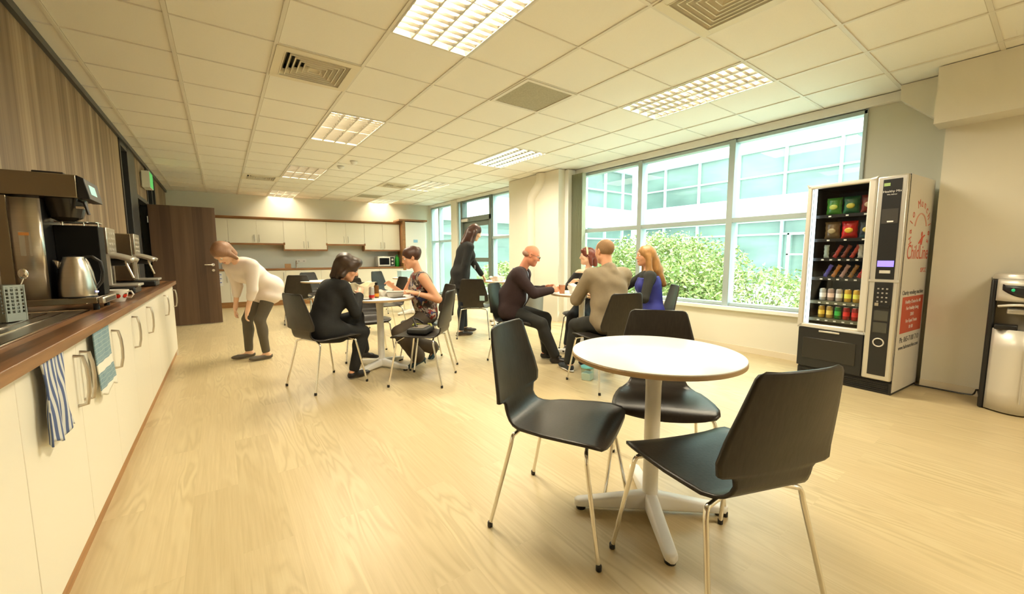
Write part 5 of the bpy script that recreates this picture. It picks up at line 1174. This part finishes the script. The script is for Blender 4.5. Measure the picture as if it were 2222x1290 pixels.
B.cap(J['P']+J['tf']*.22*s-J['tu']*.15*s, J['P']+J['tf']*.19*s+J['tu']*.38*s, .088, .070, k=.012, neg=True); B.ell(J['nb']+J['tf']*.075-J['tu']*.03, (.05, .06, .09), (J['l'], J['tf'], J['tu']), k=.01, neg=True)
B.cap(J['hipR'], J['hipR']+(J['knR']-J['hipR'])*.12, .13*s, .12*s, k=.03); B.cap(J['hipL'], J['hipL']+(J['knL']-J['hipL'])*.12, .13*s, .12*s, k=.03)
B.mesh('cardigan', CARD, J['root'], noise=fabric_noise(.003, 22, 6))
trousers(J, mat('black_trouser', (.012, .012, .010), .8), infl=.018); shoes(J, mat('black_shoe'))
g = MB(); H_ = J['H']
for sg in (1, -1):
    g.tube([H_(sg*.033+.026*math.cos(a_*PI/8), .106-.1*abs(.026*math.cos(a_*PI/8)), .006+.017*math.sin(a_*PI/8)) for a_ in range(17)], .0018, 6)
    g.tube([H_(sg*.060, .100, .012), H_(sg*.078, .06, .012), H_(sg*.083, -.005, .010)], .0020, 6)
g.tube([H_(-.008, .108, .010), H_(.008, .108, .010)], .002, 6); go = g.build('glasses', M['black'], J['root'], smooth=True); go.matrix_parent_inverse = J['root'].matrix_basis.inverted()
hairmesh(J, [('e', (0, -.060, -.005), (.080, .060, .040))], mat('grey_stubble', lin((176, 140, 120)), .8), amp=.001, face_cut=False)

# 5. man in the grey shirt, back to the camera
G = nv(2.90, 2.45, .565)
J = person('man with cropped hair in a grey-brown shirt, seated with his back to the camera', G, 74, s=.96, lean=11, male=True, head=(10, 8), headfwd=.035, hands=[(2.98, 2.86, .79), (3.25, 2.88, .78)], feet=[(2.84, 2.92, .08), (3.05, 2.86, .08)],
           fdir=[(.2, 1, 0), (.35, .9, 0)], skin=SK1, palm=[nv(0, 0, -1), nv(0, 0, -1)], width=1.12, belly=.03, poles=[nv(-.9, -.1, -.6), nv(.7, 0, -.7)], lean_side=-4)
SHG = mat('grey_brown_shirt', lin((140, 126, 102)), .85, noise=((50, 50, 50), .08, 3))
B = Body(.0075); torso(B, J, .024, True, 1.12, .03); sleeves(B, J, .024, .85); s = J['s']; B.ell(J['P']-J['u']*.02-J['f']*.05, (.18, .14, .10), k=.05); B.cap(J['nb']-J['tu']*.02-J['tf']*.03, J['nb']+J['tu']*.02-J['tf']*.02, .075, .07, k=.015)
B.mesh('shirt', SHG, J['root'], noise=fabric_noise(.006, 20, 7)); trousers(J, mat('charcoal_jeans', lin((34, 34, 30)), .85), infl=.016)
shoes(J, mat('navy_trainer', lin((34, 42, 50)), .6), sole=mat('white_sole', (.75, .74, .68), .6))
hairmesh(J, [('e', (0, -.020, .030), (.0800, .099, .087))], mat('cropped_hair', lin((150, 118, 84)), .85, noise=((200, 200, 200), .3, 2)), amp=.0008, front=.078)

# 6. woman with the headband
Rw = nv(3.88, 3.62, .56)
J = person('person with auburn hair, pale headband and black top, seated beside the blind', Rw, 205, s=.885, lean=5, male=False, head=(-62, 2), headfwd=.02, hands=[(3.55, 3.42, .79), (3.58, 3.62, .86)], feet=[(3.48, 3.40, .08), (3.42, 3.55, .08)], fdir=[(-.8, -.5, 0), (-.8, -.5, 0)], skin=SK3,
           palm=[nv(0, 0, -1), nv(0, 0, -1)], poles=[nv(.1, -.8, -.6), nv(.1, .8, -.6)])
B = Body(.0085); torso(B, J, .014, False); sleeves(B, J, .012, .45, m=.95); B.cut(J['nb']-J['tu']*.03, J['tu']); B.mesh('black_top', BLACKC, J['root'], noise=fabric_noise(.002, 24, 8)); trousers(J, BLACKC); shoes(J, mat('black_shoe'))
hairmesh(J, [CRAN, ('e', (0, .055, .085), (.070, .045, .034)), ('e', (0, -.07, .02), (.085, .075, .085)), ('c', (0, -.10, -.02), (0, -.11, -.12), .05, .035), ('c', (.06, -.03, -.02), (.065, -.05, -.12), .035, .025), ('c', (-.06, -.03, -.02), (-.065, -.05, -.12), .035, .025)], RUST, amp=.004, front=.066)
hb_ = Body(.004); H_ = J['H']
for k in range(25): a1 = PI*k/24; hb_.ell(H_(.092*math.cos(a1), .012, .035+.105*math.sin(a1)), (.008, .014, .008), J['HB'], k=.006)
hb_.mesh('headband', mat('cream_band', lin((222, 200, 164)), .7), J['root'])

# 7. blonde woman in blue
Bl = nv(3.86, 2.66, .555)
J = person('person with long golden hair in a blue waistcoat over dark sleeves, seated before the window', Bl, 137, s=.90, lean=7, male=False, head=(8, 4), headfwd=.025, hands=[(3.42, 2.72, .72), (3.55, 3.0, .78)], feet=[(3.35, 2.85, .08), (3.50, 3.02, .08)], fdir=[(-.7, .7, 0), (-.7, .7, 0)], skin=SK1,
           palm=[nv(0, 0, -1), nv(0, 0, -1)], poles=[nv(.3, -.6, -.8), nv(.3, .8, -.6)])
B = Body(.0085); torso(B, J, .010, False); sleeves(B, J, .014, .93, m=.95); B.mesh('dark_blouse', mat('charcoal_knit', lin((38, 38, 34)), .85), J['root'], noise=fabric_noise(.002, 24, 9))
B = Body(.0085); torso(B, J, .024, False)
for n_, sg in (('L', 1), ('R', -1)): B.ell(J['sh'+n_]+J['l']*sg*.04, (.065, .085, .11), (J['l'], J['tf'], J['tu']), k=.015, neg=True)
for n_ in 'LR': B.cap(J['hip'+n_], J['hip'+n_]+(J['kn'+n_]-J['hip'+n_])*.5, .12, .11, k=.04)
B.cut(J['nb']-J['tu']*.05, J['tu']); B.mesh('blue_waistcoat', mat('royal_blue', lin((46, 52, 140)), .75), J['root'], noise=fabric_noise(.003, 22, 10)); trousers(J, mat('navy_jeans')); shoes(J, mat('black_shoe'))
hairmesh(J, [CRAN, ('c', (0, -.07, .02), (.0, -.13, -.18), .072, .075), ('c', (0, -.13, -.18), (.01, -.20, -.36), .075, .04), ('c', (.06, -.01, .0), (.075, -.02, -.20), .036, .045), ('c', (.075, -.02, -.20), (.09, -.05, -.34), .045, .02), ('c', (-.06, -.01, .0), (-.075, -.02, -.2), .036, .04), ('c', (-.04, -.12, -.15), (-.05, -.16, -.38), .06, .03)], BLOND, amp=.006, front=.060)

# 8. stooping person in white
Wp = nv(.42, 5.46, .84)
J = person('person in a loose white top and dark leggings, bending forward near the open door', Wp, 222, s=.93, lean=52, male=False, head=(0, 60), headfwd=.02, hands=[(.20, 5.20, .60), (.10, 5.48, .62)], feet=[(.36, 5.36, .075), (.20, 5.56, .075)], fdir=[(-.95, -.2, 0), (-.95, -.2, 0)], skin=SK3,
           palm=[nv(.9, .1, 0), nv(.9, -.1, 0)], poles=[nv(.6, -.5, 0), nv(.6, .5, 0)], kpole=[nv(-1, -.2, .1), nv(-1, -.2, .1)], curl=.4)
WH = mat('white_jersey', lin((236, 224, 214)), .85); B = Body(.0085); torso(B, J, .018, False, .9); sleeves(B, J, .018, .4, m=1.0); s = J['s']
for n_ in 'LR': B.cap(J['hip'+n_]+nv(0, 0, .02), J['hip'+n_]+(J['kn'+n_]-J['hip'+n_])*.22, .112, .118, k=.04)
B.mesh('white_top', WH, J['root'], noise=fabric_noise(.006, 18, 11)); trousers(J, mat('grey_leggings', lin((92, 84, 70)), .8), infl=.005); shoes(J, mat('grey_pump', lin((96, 88, 76)), .6), low=True)
hairmesh(J, [CRAN, ('c', (0, -.075, .0), (0, -.06, -.12), .062, .04), ('c', (.065, 0, .0), (.07, .0, -.12), .034, .02), ('c', (-.065, 0, .0), (-.07, .0, -.12), .034, .02)], mat('light_brown_hair', lin((150, 112, 84)), .5, noise=((90, 90, 12), .3, 3)), amp=.004)
# ---------------------------------------------------------------- things on tables, chairs and floor
TZ = .758
def can(label, loc, c1, c2, h=.12, r=.027, cap=None, group='cans on the left occupied table', cat='drink can'):
    t = thing('drink_can', label, cat, loc, 0, group)
    MB().lathe([(0, 0), (r*.85, .001), (r, .008), (r, h-.010), (r*.85, h), (0, h-.001)], n=20).build('body', c1, t, smooth=True)
    MB().lathe([(r+.0006, h*.10), (r+.0006, h*.35)], n=20).build('print_band', c2, t, smooth=True)
    MB().lathe([(r*.8, h-.001), (r*.85, h+.004), (r*.7, h+.004), (0, h+.001)] if not cap else [(r*.6, h-.001), (r*.6, h+.03), (0, h+.031)], n=18).build('lid', cap or M['chrome'], t, smooth=True)
    return t
can('silver can with a red band at the middle of the left occupied table', (1.20, 4.05, TZ), M['silver'], mat('can_red', lin((190, 40, 36)), .35))
can('dark bottle with orange label and black cap beside the silver can', (1.28, 4.15, TZ), mat('bottle_amber', lin((110, 74, 34)), .25), mat('label_orange', lin((225, 150, 40)), .4), .13, .024, M['black'], cat='bottle')
t = thing('plastic_tub', 'clear grey plastic tub in front of the patterned-top woman', 'food tub', (1.47, 4.13, TZ), R(-20))
mb = MB(); mb.prism([(-.075, 0), (.075, 0), (.09, .055), (-.09, .055)], 'y', -.05, .05); mb.build('tub', mat('tub_grey', lin((200, 196, 184)), .3), t, bevel=.01)
MB().box(-.094, .094, -.056, .056, .055, .060).build('rim', mat('tub_rim', lin((224, 220, 206)), .3), t, bevel=.003)
tag(MB().box(-.07, .07, -.035, .035, 0, .009).build('phone', M['blackgloss'], loc=(1.46, 4.03, TZ), rot=(0, 0, R(10)), bevel=.004), 'dark phone lying at the table edge below the grey tub', 'phone')
tag(MB().box(-.05, .05, -.03, .03, 0, .008).build('phone', M['blackgloss'], loc=(1.14, 4.02, TZ), rot=(0, 0, R(-10)), bevel=.003), 'dark phone beside the hands of the black-jacketed woman', 'phone')
def crumple(name, label, cat, loc, w, d, h, seed, m, flare=1.1, group=None):
    rnd = random.Random(seed); ph = [rnd.uniform(0, 6) for _ in range(6)]
    def fn(u, v):
        a = 2*PI*u; k = 1+.12*math.sin(5*a+ph[0]+3*v)+.08*math.sin(9*a+ph[1]-4*v); q = (.75+(flare-.75)*v)
        return (w*.5*q*k*math.cos(a), d*.5*q*k*math.sin(a), h*v*(1+.14*math.sin(4*a+ph[2])))
    mb = MB(); mb.grid(fn, 36, 10); o = mb.build(name, m, loc=loc, smooth=50, solid=.002)
    bm = bmesh.new(); bm.from_mesh(o.data); bm.to_mesh(o.data); bm.free()
    return tag(o, label, cat, group)
PAP = mat('white_paper', (.86, .84, .76), .8); PAPP = mat('printed_paper', lin((248, 238, 206)), .8, noise=((30, 30, 30), .12, 3))
crumple('paper_bag', 'opened white food wrapper standing behind the hands of the black-jacketed woman', 'paper bag', (1.18, 4.33, TZ), .22, .17, .14, 1, PAPP, 1.35)
crumple('napkin', 'crumpled white napkin beside the brown bottle on the left occupied table', 'napkin', (1.40, 4.28, TZ), .12, .10, .06, 2, PAP, 1.3)
t = thing('paper_cup', 'tan paper cup on the round table in front of the grey-shirted man', 'cup', (3.12, 3.33, TZ))
MB().lathe([(0, 0), (.028, 0), (.038, .10), (.036, .10), (.027, .003), (0, .003)], n=20).build('cup_body', mat('cup_tan', lin((196, 140, 104)), .6), t, smooth=True)
MB().lathe([(.0385, .098), (.040, .103), (.036, .103), (.036, .098)], n=20).build('cup_rim', M['sillw'], t, smooth=True)
crumple('sandwich_wrapper', 'crumpled white sandwich wrapper beside the tan paper cup', 'wrapper', (3.24, 3.22, TZ), .18, .15, .10, 3, PAP, 1.2)
t = thing('soup_bowl', 'white bowl with a dark filling beside the white wrapper', 'bowl', (3.42, 3.22, TZ))
MB().lathe([(0, 0), (.03, 0), (.045, .015), (.065, .055), (.062, .055), (.04, .018), (0, .01)], n=24).build('bowl', mat('china_white'), t, smooth=True)
MB().sphere((0, 0, .045), .05, 16, sc=(1, 1, .45)).build('filling', mat('salad_dark', lin((70, 66, 44)), .7, noise=((60, 60, 60), .6, 3)), t, smooth=True)
bottle('water_bottle', 'clear water bottle with a blue cap on the table by the far window', (4.08, 5.58, TZ), [(0, 0), (.03, .002), (.032, .02), (.032, .13), (.026, .16), (.012, .185), (.012, .20), (0, .201)], M['bottleglass'], mat('blue_cap', lin((40, 60, 140)), .4), (.195, .22), .014, labm=mat('dark_label', lin((50, 46, 60)), .5), labz=(.05, .10))
crumple('napkin', 'heap of white and pink napkins on the table by the standing woman', 'napkin', (3.80, 5.66, TZ), .22, .18, .08, 5, mat('pink_paper', lin((240, 220, 205)), .8), 1.2)
t = thing('glass_box', 'pale blue clear box on the distant white table behind the patterned-top woman', 'box', (3.02, 7.86, TZ), R(10))
MB().box(-.14, .14, -.08, .08, 0, .13).build('box_body', mat('box_aqua', lin((170, 200, 204)), .3), t, bevel=.008)
MB().box(-.145, .145, -.085, .085, .13, .145).build('lid', mat('box_lid', lin((200, 216, 214)), .3), t, bevel=.004)
# bag on the chair
t = thing('handbag', 'small black bag with yellow-green straps on the seat of the side-on chair', 'bag', (1.50, 3.55, .462), R(47))
mb = MB(); mb.box(-.14, .13, -.10, .09, 0, .055); mb.build('bag_body', mat('bag_black', (.02, .02, .018), .6), t, bevel=.02, bseg=3)
MB().box(-.10, .08, -.06, .05, .055, .060).build('bag_flap', mat('bag_grey', lin((120, 110, 96)), .7), t, bevel=.003)
YL = mat('strap_yellow', lin((160, 160, 50)), .6)
MB().tube([(.13, -.09, .01), (.15, -.02, .03), (.13, .06, .055), (.06, .09, .07), (0, .08, .06)], .008, 8).build('strap', YL, t, smooth=True)
MB().tube([(-.05, .02, .06), (-.02, .06, .11), (.04, .09, .125), (.10, .07, .11), (.12, .02, .07)], .010, 8).build('carry_handle', M['black'], t, smooth=True)
MB().tube([(.05, -.09, .045), (.09, -.07, .065), (.13, -.03, .06)], .009, 8).build('strap', YL, t, smooth=True)
# tub on the floor under the grey-shirted man's chair
t = thing('plastic_tub', 'clear white plastic tub with a teal rim on the floor under the grey-shirted man', 'food tub', (2.78, 2.60, 0), R(20), 'plastic tubs') 
del t['group']
MB().prism([(-.045, 0), (.045, 0), (.06, .12), (-.06, .12)], 'y', -.045, .045).build('tub', M['bottleglass'], t, bevel=.008)
MB().prism([(-.042, .002), (.042, .002), (.05, .07), (-.05, .07)], 'y', -.042, .042).build('contents', mat('tub_white', (.8, .8, .74), .6), t)
MB().lathe([(.062, .118), (.066, .122), (.066, .132), (.058, .134)], n=24).build('rim', mat('teal_rim', lin((120, 200, 200)), .4), t, smooth=True)
# pale tag on the back of the chair beside the standing woman
cD = [c for c in CH if 'pale tag' in c['label']][0]
MB().box(.10, .17, -.262, -.258, .56, .63).build('tag', mat('tag_aqua', lin((170, 205, 205)), .5), cD)
